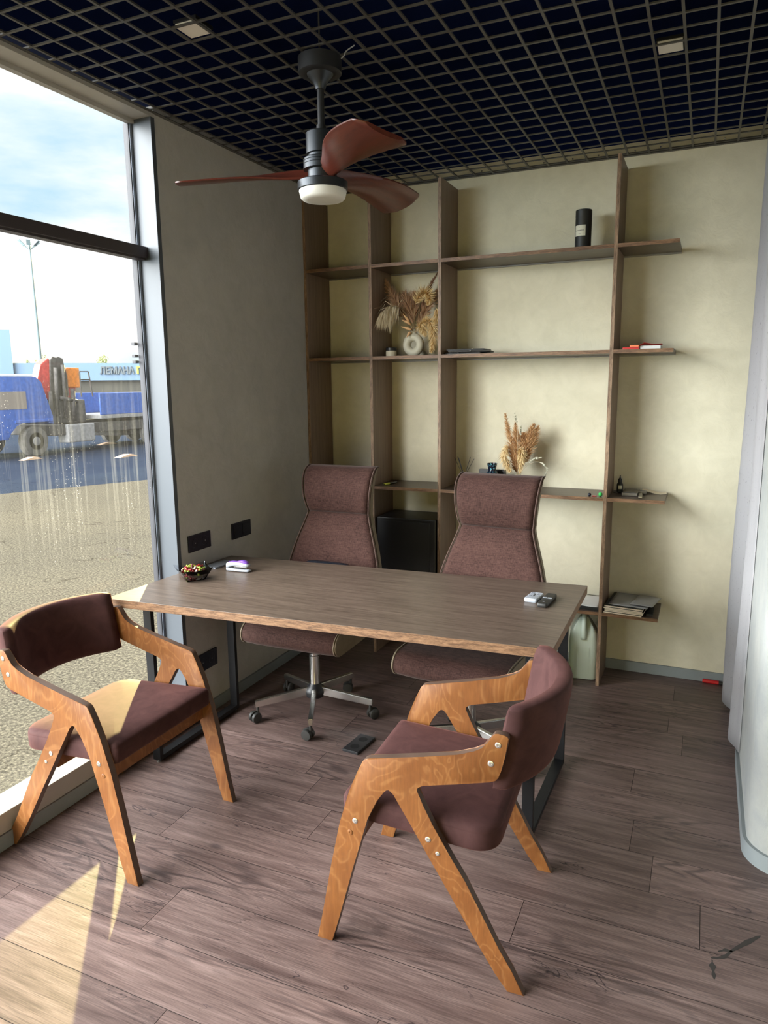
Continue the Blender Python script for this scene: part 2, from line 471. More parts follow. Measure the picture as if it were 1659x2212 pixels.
def prism(bm, pts, axis, a, b, bev=0.0, mi=0, side_mi=None, M=None):
    """polygon pts (2D) extruded along axis between a and b. axis 'y': pts=(x,z); 'x': pts=(y,z); 'z': pts=(x,y)"""
    def P(p, t):
        return {'y': (p[0], t, p[1]), 'x': (t, p[0], p[1]), 'z': (p[0], p[1], t)}[axis]
    A = [bm.verts.new(P(p, a)) for p in pts]; B = [bm.verts.new(P(p, b)) for p in pts]
    n = len(pts)
    caps = [bm.faces.new(A), bm.faces.new(B[::-1])]
    sides = [bm.faces.new((A[i], B[i], B[(i + 1) % n], A[(i + 1) % n])) for i in range(n)]
    for f in caps: f.material_index = mi
    for f in sides: f.material_index = mi if side_mi is None else side_mi
    if M is not None:
        for v in A + B: v.co = M @ v.co
    if bev:
        es = [e for f in caps for e in f.edges]
        bmesh.ops.bevel(bm, geom=es, offset=bev, segments=2, affect='EDGES', profile=0.6)
    return caps, sides
def lathe(bm, prof, seg=32, M=None, mi=0, cap=True):
    rings = []
    for r, z in prof:
        rings.append([bm.verts.new((r * math.cos(2 * PI * i / seg), r * math.sin(2 * PI * i / seg), z)) for i in range(seg)])
    for a, b in zip(rings, rings[1:]):
        for i in range(seg):
            bm.faces.new((a[i], a[(i + 1) % seg], b[(i + 1) % seg], b[i])).material_index = mi
    if cap:
        for r in (rings[0][::-1], rings[-1]):
            bm.faces.new(r).material_index = mi
    if M is not None:
        for r in rings:
            for v in r: v.co = M @ v.co
def tube(bm, pts, rad, seg=8, mi=0, cap=True, closed=False):
    pts = [Vector(p) for p in pts]; n = len(pts)
    if not hasattr(rad, '__len__'): rad = [rad] * n
    rings = []; ref = None
    for i, p in enumerate(pts):
        if closed: t = (pts[(i + 1) % n] - pts[i - 1])
        else: t = (pts[min(i + 1, n - 1)] - pts[max(i - 1, 0)])
        t.normalize()
        if ref is None:
            ref = Vector((0, 0, 1)) if abs(t.z) < 0.9 else Vector((1, 0, 0))
        u = t.cross(ref).normalized(); v = t.cross(u).normalized(); ref = -v if False else ref - t * ref.dot(t)
        if ref.length < 1e-4: ref = u
        rings.append([bm.verts.new(p + (u * math.cos(2 * PI * k / seg) + v * math.sin(2 * PI * k / seg)) * rad[i]) for k in range(seg)])
    m = n if closed else n - 1
    for i in range(m):
        a, b = rings[i], rings[(i + 1) % n]
        for k in range(seg):
            bm.faces.new((a[k], a[(k + 1) % seg], b[(k + 1) % seg], b[k])).material_index = mi
    if cap and not closed:
        bm.faces.new(rings[0][::-1]).material_index = mi; bm.faces.new(rings[-1]).material_index = mi
def smooth_path(pts, n=24):
    pts = [Vector(p) for p in pts]
    P = [pts[0] * 2 - pts[1]] + pts + [pts[-1] * 2 - pts[-2]]
    out_ = []; m = len(pts) - 1
    for k in range(n + 1):
        t = k / n * m; i = min(int(t), m - 1); f = t - i
        a, b, c, d = P[i], P[i + 1], P[i + 2], P[i + 3]
        out_.append(0.5 * ((2 * b) + (c - a) * f + (2 * a - 5 * b + 4 * c - d) * f * f + (3 * b - a - 3 * c + d) * f ** 3))
    return out_
def rrect(x0, x1, y0, y1, r, n=6):
    """rounded rectangle outline; r = radius or 4 radii (x1y1, x0y1, x0y0, x1y0)"""
    if not hasattr(r, '__len__'): r = (r,) * 4
    o = []
    for (cx, cy, a0, rr) in ((x1, y1, 0, r[0]), (x0, y1, 90, r[1]), (x0, y0, 180, r[2]), (x1, y0, 270, r[3])):
        sx = -1 if cx == x1 else 1; sy = -1 if cy == y1 else 1
        for k in range(n + 1):
            a = math.radians(a0 + 90 * k / n)
            o.append((cx + sx * rr + rr * math.cos(a), cy + sy * rr + rr * math.sin(a)))
    return o
def pillow(bm, x0, x1, y0, y1, r, rings, n=6, mi=0, zf=None):
    """stack of inset rounded rectangles: rings = [(inset, z)]"""
    if not hasattr(r, '__len__'): r = (r,) * 4
    rs = []
    for ins, z in rings:
        o = rrect(x0 + ins, x1 - ins, y0 + ins, y1 - ins, tuple(max(q - ins, 0.002) for q in r), n)
        rs.append([bm.verts.new((p[0], p[1], z + (zf(p[0], p[1]) if zf else 0))) for p in o])
    k = len(rs[0])
    for a, b in zip(rs, rs[1:]):
        for i in range(k):
            bm.faces.new((a[i], a[(i + 1) % k], b[(i + 1) % k], b[i])).material_index = mi
    bm.faces.new(rs[0][::-1]).material_index = mi; bm.faces.new(rs[-1]).material_index = mi
def TRS(loc=(0, 0, 0), rz=0, rx=0, ry=0):
    return Matrix.Translation(loc) @ Matrix.Rotation(rz, 4, 'Z') @ Matrix.Rotation(ry, 4, 'Y') @ Matrix.Rotation(rx, 4, 'X')

def bez(a, b, k=8):
    return [a + (b - a) * i / k for i in range(k + 1)]

# ================================================================== THE SETTING
H = 2.7374       # underside of the open grid
HV = 3.35        # slab above the grid
WJ = -1.50       # where the left wall ends and the window starts
# floor: individual planks 1.30 x 0.192 m laid along x
bm = bmesh.new()
uvl = bm.loops.layers.uv.new('UVMap')
tl_ = bm.faces.layers.float.new('tone_f')
PW, PL_ = 0.1925, 1.30
known = {-0.713: 2.182, -1.127: 0.706, -1.51: 0.736, -1.88: 0.966, -2.08: 0.457, -2.265: 1.236, -2.456: 0.724, -2.65: 0.215, -2.84: 0.99}
y_top = -0.118 + PW
rnd = random.Random(3)
row = 0
yy = 0.06
tones = []
while yy > -7.3:
    ya, yb = yy, yy - PW
    off = None
    for ky, kx in known.items():
        if abs(ky - ya) < 0.05: off = kx
    if off is None: off = rnd.uniform(0, PL_)
    x = off - PL_ * math.ceil((off + 0.25) / PL_)
    while x < 4.7:
        g = 0.0009
        xa, xb = max(x + g, 0.0), min(x + PL_ - g, 4.6)
        if xb - xa < 0.01:
            x += PL_; continue
        vv = [bm.verts.new(p) for p in ((xa, yb + g, 0), (xb, yb + g, 0), (xb, ya - g, 0), (xa, ya - g, 0))]
        f = bm.faces.new(vv)
        ou, ov = rnd.uniform(0, 60), rnd.uniform(0, 60)
        for l, (u_, v_) in zip(f.loops, ((xa - x, 0), (xb - x, 0), (xb - x, PW), (xa - x, PW))):
            l[uvl].uv = (ou + u_, ov + v_)
        tones.append(rnd.random())
        x += PL_
    yy -= PW
me = bpy.data.meshes.new('floor')
bm.to_mesh(me); bm.free()
me.materials.append(MATS['floor_planks'])
at = me.attributes.new('tone', 'FLOAT', 'FACE')
for i, v in enumerate(tones): at.data[i].value = v
fo = bpy.data.objects.new('floor', me); C.objects.link(fo); tag(fo, kind='structure')
bm = bmesh.new(); box(bm, -0.11, 4.7, -7.2, 0.12, -0.08, -0.0012)
tag(obj('floor', bm, 'floor_gap'), kind='structure')
# dark scuff marks burned into a plank near the rounded wall
bm = bmesh.new()
def scuff(pts, ws):
    P_ = smooth_path([(a, b, 0) for a, b in pts], 14)
    prev = None
    for i, p in enumerate(P_):
        t = (P_[min(i + 1, 14)] - P_[max(i - 1, 0)]).normalized(); n_ = Vector((-t.y, t.x, 0))
        f = i / 14 * (len(ws) - 1); k = min(int(f), len(ws) - 2); ww = ws[k] * (1 - f + k) + ws[k + 1] * (f - k)
        ww *= 0.7 + 0.6 * noise.noise(p * 60)
        a = bm.verts.new((p.x + n_.x * ww, p.y + n_.y * ww, 0.0004)); b = bm.verts.new((p.x - n_.x * ww, p.y - n_.y * ww, 0.0004))
        if prev: bm.faces.new((prev[0], a, b, prev[1]))
        prev = (a, b)
scuff([(2.304, -2.155), (2.300, -2.11), (2.299, -2.085)], (0.004, 0.010, 0.004))
scuff([(2.296, -2.078), (2.33, -2.06), (2.351, -2.026), (2.40, -1.965), (2.43, -1.93)], (0.003, 0.008, 0.006, 0.011, 0.002))
scuff([(2.315, -2.045), (2.335, -2.03), (2.352, -2.028)], (0.003, 0.008, 0.004))
tag(obj('floor', bm, 'scuff'), kind='structure')

# back wall
bm = bmesh.new(); box(bm, -0.12, 4.7, 0.0, 0.12, 0.0, 2.80)
tag(obj('wall_back', bm, 'plaster_beige'), kind='structure')
bm = bmesh.new(); box(bm, -0.12, 4.7, 0.0, 0.12, 2.80, HV)
tag(obj('wall_back', bm, 'ceiling_void'), kind='structure')
# left wall between the back corner and the window
bm = bmesh.new(); box(bm, -0.12, 0.0, WJ, 0.0, 0.0, H + 0.03)
tag(obj('wall_left', bm, 'plaster_grey'), kind='structure')
bm = bmesh.new(); box(bm, -0.12, 0.0, -7.2, 0.0, H + 0.03, HV)
tag(obj('wall_left', bm, 'ceiling_void'), kind='structure')
bm = bmesh.new(); box(bm, -0.12, 0.0, -7.2, -5.72, 0.0, H + 0.03)
tag(obj('wall_left', bm, 'plaster_white'), kind='structure')
# rounded partition on the right
ptz = [(2.405, -0.85), (2.405, -1.50)]
for k in range(1, 13):
    a = math.radians(180 + 90 * k / 12)
    ptz.append((2.525 + 0.12 * math.cos(a), -1.50 + 0.12 * math.sin(a)))
ptz += [(4.6, -1.62), (4.6, -0.85)]
bm = bmesh.new(); prism(bm, ptz, 'z', 0.0, HV)
tag(obj('wall_right', bm, 'plaster_pale', smooth=35), kind='structure')
bm = bmesh.new(); box(bm, 4.58, 4.7, -7.2, 0.0, 0.0, HV)
tag(obj('wall_right', bm, 'plaster_white'), kind='structure')
bm = bmesh.new(); box(bm, -0.12, 4.7, -7.32, -7.2, 0.0, HV)
tag(obj('wall_front', bm, 'plaster_white'), kind='structure')
# slab above and hanging grid
bm = bmesh.new(); box(bm, -0.12, 4.7, -7.32, 0.12, HV, HV + 0.1)
tag(obj('ceiling', bm, 'ceiling_void'), kind='structure')
bm = bmesh.new()
GX, GY, s_ = 2.0492, 0.137, 0.1
bw, bh = 0.0046, 0.006
for i in range(-20, 26):
    x = GX + i * s_
    if x < 0.02 or x > 4.56: continue
    box(bm, x - bw, x + bw, -7.19, -0.002, H, H + bh)
y = -GY
while y > -7.19:
    box(bm, 0.004, 4.57, y - bw, y + bw, H + 0.0006, H + bh - 0.0006)
    y -= s_
box(bm, 0.004, 4.57, -GY + s_ - bw, -GY + s_ + bw, H + 0.0006, H + bh - 0.0006)
gr = tag(obj('ceiling', bm, 'grid_metal'), kind='structure')
# angle trims under the grid edge, with its screws
bm = bmesh.new()
box(bm, 0.0, 4.57, -0.020, 0.0, H - 0.0025, H)
box(bm, 0.0, 4.57, -0.003, -0.0005, H, H + 0.018)
tag(obj('trim_1', bm, 'grid_metal'), kind='structure')
bm = bmesh.new()
box(bm, 0.0, 0.020, -7.19, -0.02, H - 0.0025, H)
tag(obj('trim_2', bm, 'grid_metal'), kind='structure')
for sx_ in (0.62, 0.98, 1.32, 1.47, 1.60, 1.78, 1.90, 2.05, 2.19):
    bm = bmesh.new(); lathe(bm, [(0.0045, 0), (0.004, 0.002), (0.001, 0.003)], 10, TRS((sx_, -0.003, H + 0.024), rx=PI / 2))
    tag(obj('screw', bm, 'chrome', smooth=True), 'small bright screw in the strip above the wall trim', 'screw', 'screws along the ceiling trim')

# baseboards
bm = bmesh.new(); box(bm, 0.0, 2.6, -0.012, 0.0, 0.0, 0.058, 0.002)
tag(obj('baseboard_back', bm, 'baseboard'), kind='structure')
bm = bmesh.new(); box(bm, 0.0, 0.012, -7.2, -0.012, 0.0, 0.058, 0.002)
tag(obj('baseboard_left', bm, 'baseboard'), kind='structure')
bm = bmesh.new()
outl = [(2.393, -0.85), (2.393, -1.50)]
inn = [(2.406, -0.85), (2.406, -1.50)]
for k in range(1, 17):
    a = math.radians(180 + 90 * k / 16)
    outl.append((2.525 + 0.132 * math.cos(a), -1.50 + 0.132 * math.sin(a)))
    inn.append((2.525 + 0.119 * math.cos(a), -1.50 + 0.119 * math.sin(a)))
outl.append((4.58, -1.632)); inn.append((4.58, -1.619))
for (z0, z1, o0, o1) in ((0.0, 0.058, outl, inn),):
    n_ = len(outl)
    va = [bm.verts.new((p[0], p[1], z0)) for p in outl]; vb = [bm.verts.new((p[0], p[1], z1)) for p in outl]
    vc = [bm.verts.new((p[0], p[1], z1)) for p in inn]; vd = [bm.verts.new((p[0], p[1], z0)) for p in inn]
    for i in range(n_ - 1):
        bm.faces.new((va[i], va[i + 1], vb[i + 1], vb[i])); bm.faces.new((vb[i], vb[i + 1], vc[i + 1], vc[i]))
        bm.faces.new((vc[i], vc[i + 1], vd[i + 1], vd[i]))
    bm.faces.new((va[0], vb[0], vc[0], vd[0]))
tag(obj('baseboard_right', bm, 'baseboard', smooth=35), kind='structure')

# window: jamb, head, sill, transom, mullion, panes
win = tag(empty('window_1', (0, WJ, 0)), kind='structure')
def wobj(name, bm, m, **k):
    for v in bm.verts: v.co.y -= WJ
    return obj(name, bm, m, win, **k)
WE = -5.70
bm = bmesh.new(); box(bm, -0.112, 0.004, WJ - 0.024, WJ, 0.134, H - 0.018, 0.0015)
wobj('jamb', bm, 'jamb_dimmed')
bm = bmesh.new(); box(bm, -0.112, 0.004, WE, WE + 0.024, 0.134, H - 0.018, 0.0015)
wobj('jamb', bm, 'jamb_dimmed')
bm = bmesh.new(); box(bm, -0.112, 0.004, WE, WJ, H - 0.018, H + 0.0, 0.0015)
box(bm, -0.112, -0.085, WE + 0.024, WJ - 0.024, H - 0.034, H - 0.018)
wobj('head', bm, 'frame_white')
bm = bmesh.new(); box(bm, -0.115, 0.006, WE, WJ, 0.058, 0.134, 0.003)
wobj('sill', bm, 'frame_white')
bm = bmesh.new(); box(bm, -0.130, -0.098, WJ - 0.038, WJ - 0.024, 0.134, H - 0.034)
box(bm, -0.130, -0.098, WJ - 0.052, WJ - 0.038, 0.134, 0.150)
wobj('sash', bm, 'frame_grey')
bm = bmesh.new(); box(bm, -0.128, -0.102, WJ - 0.043, WJ - 0.038, 0.134, H - 0.034)
wobj('gasket', bm, 'gasket')
bm = bmesh.new(); box(bm, -0.135, -0.055, WE + 0.024, WJ - 0.0245, 2.160, 2.206, 0.002)
box(bm, -0.105, -0.065, WE + 0.024, WJ - 0.030, 2.152, 2.160)
wobj('transom', bm, 'transom_brown')
for my in (-3.75,):
    bm = bmesh.new(); box(bm, -0.130, -0.045, my - 0.03, my + 0.03, 0.134, H - 0.02, 0.002)
    wobj('mullion', bm, 'transom_brown')
for (za, zb, ya, yb) in ((0.134, 2.152, -3.72, WJ - 0.038), (2.206, H - 0.03, -3.72, WJ - 0.038), (0.134, 2.152, WE + 0.024, -3.78), (2.206, H - 0.03, WE + 0.024, -3.78)):
    bm = bmesh.new(); box(bm, -0.118, -0.112, ya, yb, za, zb)
    # leave one skin: delete all but the room side so light crosses once
    fs = [f for f in bm.faces if abs(f.calc_center_median().x + 0.112) > 1e-4]
    bmesh.ops.delete(bm, geom=fs, context='FACES')
    wobj('pane', bm, 'window_glass', recalc=False)

for bz_ in (1.800, 1.748, 1.722):
    bm = bmesh.new(); box(bm, -0.150, -0.131, WJ - 0.062, WJ - 0.040, bz_ - 0.006, bz_ + 0.006, 0.001)
    wobj('bracket', bm, 'gasket')

# curtain hanging in the opening beside the rounded wall
bm = bmesh.new()
def curtain_sheet(path, z0, z1, nz=34):
    P_ = smooth_path([(a, b, 0) for a, b in path], 40)
    grid = []
    for j in range(nz + 1):
        f = j / nz
        r_ = []
        for i, p in enumerate(P_):
            zl = z0 + (0.045 if i > 26 else 0.0)
            z = zl + (z1 - zl) * f
            k_ = 0.55 + 0.45 * (1 - f)
            wob = 0.006 * math.sin(z * 3.1 + i * 0.35) * (1 - f)
            zz = z + (0.012 * math.sin(i * 0.42) if j == 0 and i < 26 else 0)
            if i > 36: wob = 0.0
            xx = 2.400 + (p.x - 2.400) * k_ + wob - (0.006 * f if i < 36 else 0)
            r_.append(bm.verts.new((xx, p.y, zz)))
        grid.append(r_)
    for a, b in zip(grid, grid[1:]):
        for i in range(len(a) - 1): bm.faces.new((a[i], a[i + 1], b[i + 1], b[i]))
curtain_sheet([(2.47, -0.22), (2.385, -0.245), (2.345, -0.29), (2.375, -0.34), (2.425, -0.38), (2.46, -0.45), (2.43, -0.52), (2.47, -0.60), (2.43, -0.68), (2.395, -0.735), (2.370, -0.79), (2.375, -0.84), (2.392, -0.89), (2.4035, -0.93)], 0.025, 2.70)
cu = obj('curtain', bm, 'curtain_fabric', smooth=True)
tag(cu, 'pale speckled sheer curtain hanging at the right edge beside the rounded wall', 'curtain')
md = cu.modifiers.new('thickness', 'SOLIDIFY'); md.thickness = 0.0015
bm = bmesh.new(); box(bm, 2.375, 2.395, -0.86, -0.02, 2.702, 2.722)
cr_ = obj('curtain_rail', bm, 'frame_white'); tag(cr_, 'slim white rail carrying the speckled curtain', 'rail')

# ================================================================== SHELVING
sh = empty('shelving_unit', (0, 0, 0), 0, 'tall dark oak open shelving unit of four uprights against the beige wall', 'shelf')
D = -0.2917
UPR = [(0.0012, 0.0185), (0.4165, 0.4345), (0.8285, 0.8465), (1.7320, 1.7500)]
for (a, b) in UPR:
    bm = bmesh.new()
    fs = box(bm, a, b, D, -0.0135, 0.0, 2.678)
    for f in bm.faces:
        if abs(f.normal.y + 1) < .01 or abs(f.calc_center_median().y - D) < 1e-4: f.material_index = 1
    bv = bmesh.ops.bevel(bm, geom=list(bm.edges), offset=0.0006, segments=1, affect='EDGES')
    obj('upright', bm, ['laminate_z', 'edge_z'], sh)
SZ = [2.270, 1.769, 1.026, 0.412]
T = 0.018
for zi, z in enumerate(SZ):
    for j in range(4):
        xa = UPR[j][1]; xb = UPR[j + 1][0] if j < 3 else 2.027
        xa += 0.0003; xb -= 0.0003
        bm = bmesh.new(); box(bm, xa, xb, D, -0.0005, z - T, z)
        for f in bm.faces:
            if abs(f.calc_center_median().y - D) < 1e-4: f.material_index = 1
        sp = obj('shelf', bm, ['laminate_x', 'edge_x'], sh)
        if zi < 2:
            bm = bmesh.new(); box(bm, xa, xb, -0.014, -0.0008, z - T - 0.007, z - T - 0.0002)
            s2 = obj('metal_strip', bm, 'strip_metal', sp); s2['label'] = 'pale metal strip under the shelf'

# ---------- things on the shelves
def pr_grid(bm, rows, closed=False, mi=0):
    for a, b in zip(rows, rows[1:]):
        n = len(a)
        for i in range(n if closed else n - 1):
            bm.faces.new((a[i], a[(i + 1) % n], b[(i + 1) % n], b[i])).material_index = mi

Z1, Z2, Z3, Z4 = SZ
# black tube with a cream label
t = empty('cardboard_tube', (1.561, -0.150, Z1), 0, 'tall black cardboard tube with a cream label on the top shelf', 'tube')
bm = bmesh.new(); lathe(bm, [(0.037, 0), (0.040, 0.0015), (0.040, 0.164), (0.0405, 0.165), (0.0405, 0.197), (0.038, 0.199), (0.005, 0.199)], 40)
obj('body', bm, 'black_card', t, smooth=30)
bm = bmesh.new()
r0 = 0.0404; a0 = math.radians(-98); ra = []; rb = []
for i in range(15):
    a = math.radians(-150 + 84 * i / 14)
    ra.append(bm.verts.new((r0 * math.cos(a), r0 * math.sin(a), 0.070))); rb.append(bm.verts.new((r0 * math.cos(a), r0 * math.sin(a), 0.122)))
pr_grid(bm, [ra, rb])
lb = obj('label', bm, 'label_cream', t)
bm = bmesh.new()
def label_mark(bm, a0, a1, z0, z1, r=0.0407):
    n = 6; A = []; B = []
    for i in range(n + 1):
        a = math.radians(a0 + (a1 - a0) * i / n)
        A.append(bm.verts.new((r * math.cos(a), r * math.sin(a), z0))); B.append(bm.verts.new((r * math.cos(a), r * math.sin(a), z1)))
    pr_grid(bm, [A, B])
rr_ = random.Random(5)
a = -142
while a < -76:
    w_ = rr_.uniform(2.2, 4.2); label_mark(bm, a, a + w_, 0.0955, 0.0985); a += w_ + 1.1
for a in (-114, -111, -108): label_mark(bm, a, a + 2, 0.111, 0.1128)
for a in (-116, -112, -108, -104): label_mark(bm, a, a + 2.6, 0.080, 0.0816)
ik = obj('print', bm, 'ink', lb)

# candle jar
t = empty('candle_jar', (0.497, -0.165, Z2), 0, 'small cream candle jar with a black lid left of the ring vase', 'jar')
bm = bmesh.new(); lathe(bm, [(0.029, 0), (0.031, 0.002), (0.031, 0.030), (0.029, 0.034), (0.005, 0.034)], 28)
obj('jar_body', bm, 'candle_wax', t, smooth=35)
bm = bmesh.new(); lathe(bm, [(0.0295, 0.034), (0.031, 0.036), (0.031, 0.050), (0.029, 0.0525), (0.004, 0.0525)], 28)
obj('lid', bm, 'black_plastic', t, smooth=35)

# ring vase
def ring_vase(loc):
    bm = bmesh.new(); n, m = 40, 18; rows = []
    for i in range(n):
        a = 2 * PI * i / n
        row = []
        for j in range(m):
            b = 2 * PI * j / m
            rr = 0.0405 + 0.0225 * math.cos(b)
            ez = 1.06
            row.append(bm.verts.new((rr * math.cos(a), 0.024 * math.sin(b), 0.0655 + rr * math.sin(a) * ez)))
        rows.append(row)
    rows.append(rows[0])
    pr_grid(bm, rows, closed=True)
    lathe(bm, [(0.030, 0.112), (0.026, 0.120), (0.0155, 0.132), (0.0115, 0.141), (0.0125, 0.152), (0.0095, 0.152), (0.0085, 0.142)], 24)
    o = obj('vase', bm, 'ceramic_cream', smooth=True)
    o.location = loc
    return o
tag(ring_vase((0.630, -0.150, Z2)), 'cream ring-shaped vase with a round hole on the second shelf', 'vase')
def small_vase(loc):
    bm = bmesh.new(); lathe(bm, [(0.025, 0), (0.036, 0.012), (0.038, 0.035), (0.022, 0.062), (0.014, 0.075), (0.016, 0.086), (0.011, 0.086), (0.010, 0.074)], 28)
    o = obj('vase', bm, 'ceramic_cream', smooth=True); o.location = loc; return o
tag(small_vase((1.256, -0.16, Z3)), 'small pale vase behind the right office chair holding dry grass', 'vase')

# ---------- dried grasses
def plume_obj(name, path, start, mat, wd, n, label, cat, group, droop=0.35, hair=1.0, core=0.0018, seed=1, back=0.6, stem='stem_tan', hw=0.0008):
    rd = random.Random(seed)
    if n > 100: wd *= 1.45; back *= 0.85; n = int(n * 1.15)
    P_ = smooth_path(path, 36)
    base = P_[0].copy()
    root = empty(name, base, 0, label, cat, group)
    pts = [p - base for p in P_]
    bm = bmesh.new(); tube(bm, pts, [0.0013 - 0.0006 * i / 36 for i in range(37)], 5)
    obj('stalk', bm, stem, root, smooth=True)
    bm = bmesh.new()
    for _ in range(n):
        f = start + (1 - start) * rd.random() ** 0.9
        t = f * 36; i = min(int(t), 35); q = pts[i].lerp(pts[i + 1], t - i)
        tan = (pts[i + 1] - pts[i]).normalized()
        g = (f - start) / (1 - start)
        env = math.sin(PI * min(1, 0.12 + 0.88 * g) ** 0.8) * 0.85 + 0.18
        d = Vector((rd.gauss(0, 1), rd.gauss(0, 1), rd.gauss(0, 1))); d -= tan * d.dot(tan)
        if d.length < 1e-3: continue
        d.normalize()
        ln = wd * env * rd.uniform(0.5, 1.15) * hair
        dirv = (d * (1 - back) + tan * back + Vector((0, 0, -droop * rd.uniform(0.3, 1)))).normalized()
        p1 = q + dirv * ln * 0.55
        p2 = p1 + (dirv + Vector((0, 0, -droop * 0.9)) + d * 0.15).normalized() * ln * 0.6
        sd = dirv.cross(Vector((rd.gauss(0, 1), rd.gauss(0, 1), rd.gauss(0, 1)))).normalized() * hw * rd.uniform(0.7, 1.6)
        v0 = bm.verts.new(q - sd); v1 = bm.verts.new(q + sd); v2 = bm.verts.new(p1 + sd * 1.3); v3 = bm.verts.new(p1 - sd * 1.3); v4 = bm.verts.new(p2)
        bm.faces.new((v0, v1, v2, v3)); bm.faces.new((v3, v2, v4))
    obj('plume', bm, mat, root, recalc=False)
    return root
GV = 'dried grasses in the ring vase'
P_list = [
 ('pampas_stem', [(0.632,-0.15,1.897),(0.605,-0.138,1.955),(0.538,-0.125,2.037),(0.484,-0.113,2.119),(0.423,-0.1,2.227)], 0.28, 'plume_brown', 0.040, 900, 'tall brown pampas plume leaning left out of the ring vase', 0.05, 0.62),
 ('pampas_stem', [(0.631,-0.15,1.897),(0.624,-0.168,1.952),(0.584,-0.187,2.02),(0.544,-0.205,2.051),(0.504,-0.223,2.045),(0.484,-0.242,2.005),(0.480,-0.25,1.975)], 0.42, 'plume_pale', 0.085, 620, 'beige drooping grass plume hanging left of the ring vase', 1.6, 0.3),
 ('pampas_stem', [(0.632,-0.15,1.897),(0.615,-0.127,1.971),(0.581,-0.103,2.052),(0.548,-0.08,2.134)], 0.25, 'plume_brown', 0.060, 700, 'airy grey-brown plume fanning up behind the ring vase', 0.0, 0.75),
 ('pampas_stem', [(0.633,-0.15,1.897),(0.622,-0.12,1.985),(0.612,-0.09,2.06),(0.606,-0.07,2.13)], 0.3, 'plume_brown', 0.055, 500, 'upright thin brown plume in the middle of the ring vase', 0.0, 0.8),
 ('pampas_stem', [(0.634,-0.15,1.897),(0.639,-0.162,1.995),(0.651,-0.173,2.051),(0.682,-0.185,2.1),(0.723,-0.197,2.114),(0.751,-0.208,2.085),(0.739,-0.215,2.043)], 0.36, 'plume_cream', 0.034, 1000, 'cream plume curling over at its top in the ring vase', 0.1, 0.45),
 ('pampas_stem', [(0.636,-0.15,1.897),(0.641,-0.125,1.939),(0.673,-0.1,2.069),(0.691,-0.075,2.139),(0.739,-0.05,2.237)], 0.42, 'plume_dark', 0.020, 620, 'tall thin dark plume reaching the shelf above the ring vase', 0.0, 0.7),
 ('pampas_stem', [(0.637,-0.15,1.897),(0.648,-0.133,1.938),(0.707,-0.117,2.045),(0.753,-0.1,2.132)], 0.32, 'plume_brown', 0.038, 800, 'reddish brown plume leaning right out of the ring vase', 0.0, 0.65),
 ('pampas_stem', [(0.639,-0.15,1.897),(0.66,-0.165,1.923),(0.697,-0.18,1.948),(0.743,-0.195,1.954),(0.771,-0.21,1.913),(0.777,-0.225,1.836),(0.769,-0.24,1.785)], 0.25, 'plume_cream', 0.036, 1300, 'thick yellow-cream plume bending down to the shelf right of the ring vase', 0.3, 0.5),
 ('pampas_stem', [(0.636,-0.15,1.897),(0.692,-0.168,1.964),(0.762,-0.186,2.035),(0.785,-0.204,2.026),(0.795,-0.222,1.986),(0.792,-0.24,1.937)], 0.62, 'plume_cream', 0.026, 420, 'narrow cream plume drooping beside the upright right of the ring vase', 0.3, 0.6),
 ('pampas_stem', [(0.641,-0.15,1.897),(0.658,-0.167,1.917),(0.685,-0.185,1.933),(0.712,-0.203,1.916),(0.729,-0.22,1.875)], 0.35, 'plume_cream', 0.032, 420, 'short cream plume drooping just right of the ring vase neck', 0.6, 0.4),
]
for i, (nm, pth, st, mt, wd, n, lab, dr, bk) in enumerate(P_list):
    plume_obj(nm, pth, st, mt, wd, n, lab, 'dried grass', GV, droop=dr, seed=20 + i, back=bk)
def bunny(path, label, seed):
    P_ = smooth_path(path, 12); base = P_[0].copy()
    root = empty('bunny_tail_grass', base, 0, label, 'dried grass', GV)
    bm = bmesh.new(); tube(bm, [p - base for p in P_[:8]], 0.0008, 5); obj('stalk', bm, 'stem_tan', root)
    bm = bmesh.new()
    tube(bm, [p - base for p in P_[5:]], [0.002, 0.0062, 0.0078, 0.0080, 0.0070, 0.0052, 0.0032, 0.001][:len(P_[5:])], 10)
    obj('head', bm, 'tail_peach', root, smooth=True)
bunny([(0.631,-0.16,1.897),(0.616,-0.19,1.963),(0.596,-0.22,2.0)], 'peach bunny-tail head pointing steeply up left above the ring vase', 1)
bunny([(0.633,-0.16,1.897),(0.623,-0.19,1.948),(0.589,-0.22,1.968)], 'peach bunny-tail head of middle height left of the ring vase neck', 2)
bunny([(0.633,-0.16,1.897),(0.625,-0.18,1.917),(0.574,-0.2,1.935)], 'peach bunny-tail head pointing level to the left above the ring vase', 3)
bunny([(0.633,-0.16,1.897),(0.622,-0.18,1.902),(0.608,-0.2,1.874)], 'peach bunny-tail head hanging down on the shoulder of the ring vase', 4)
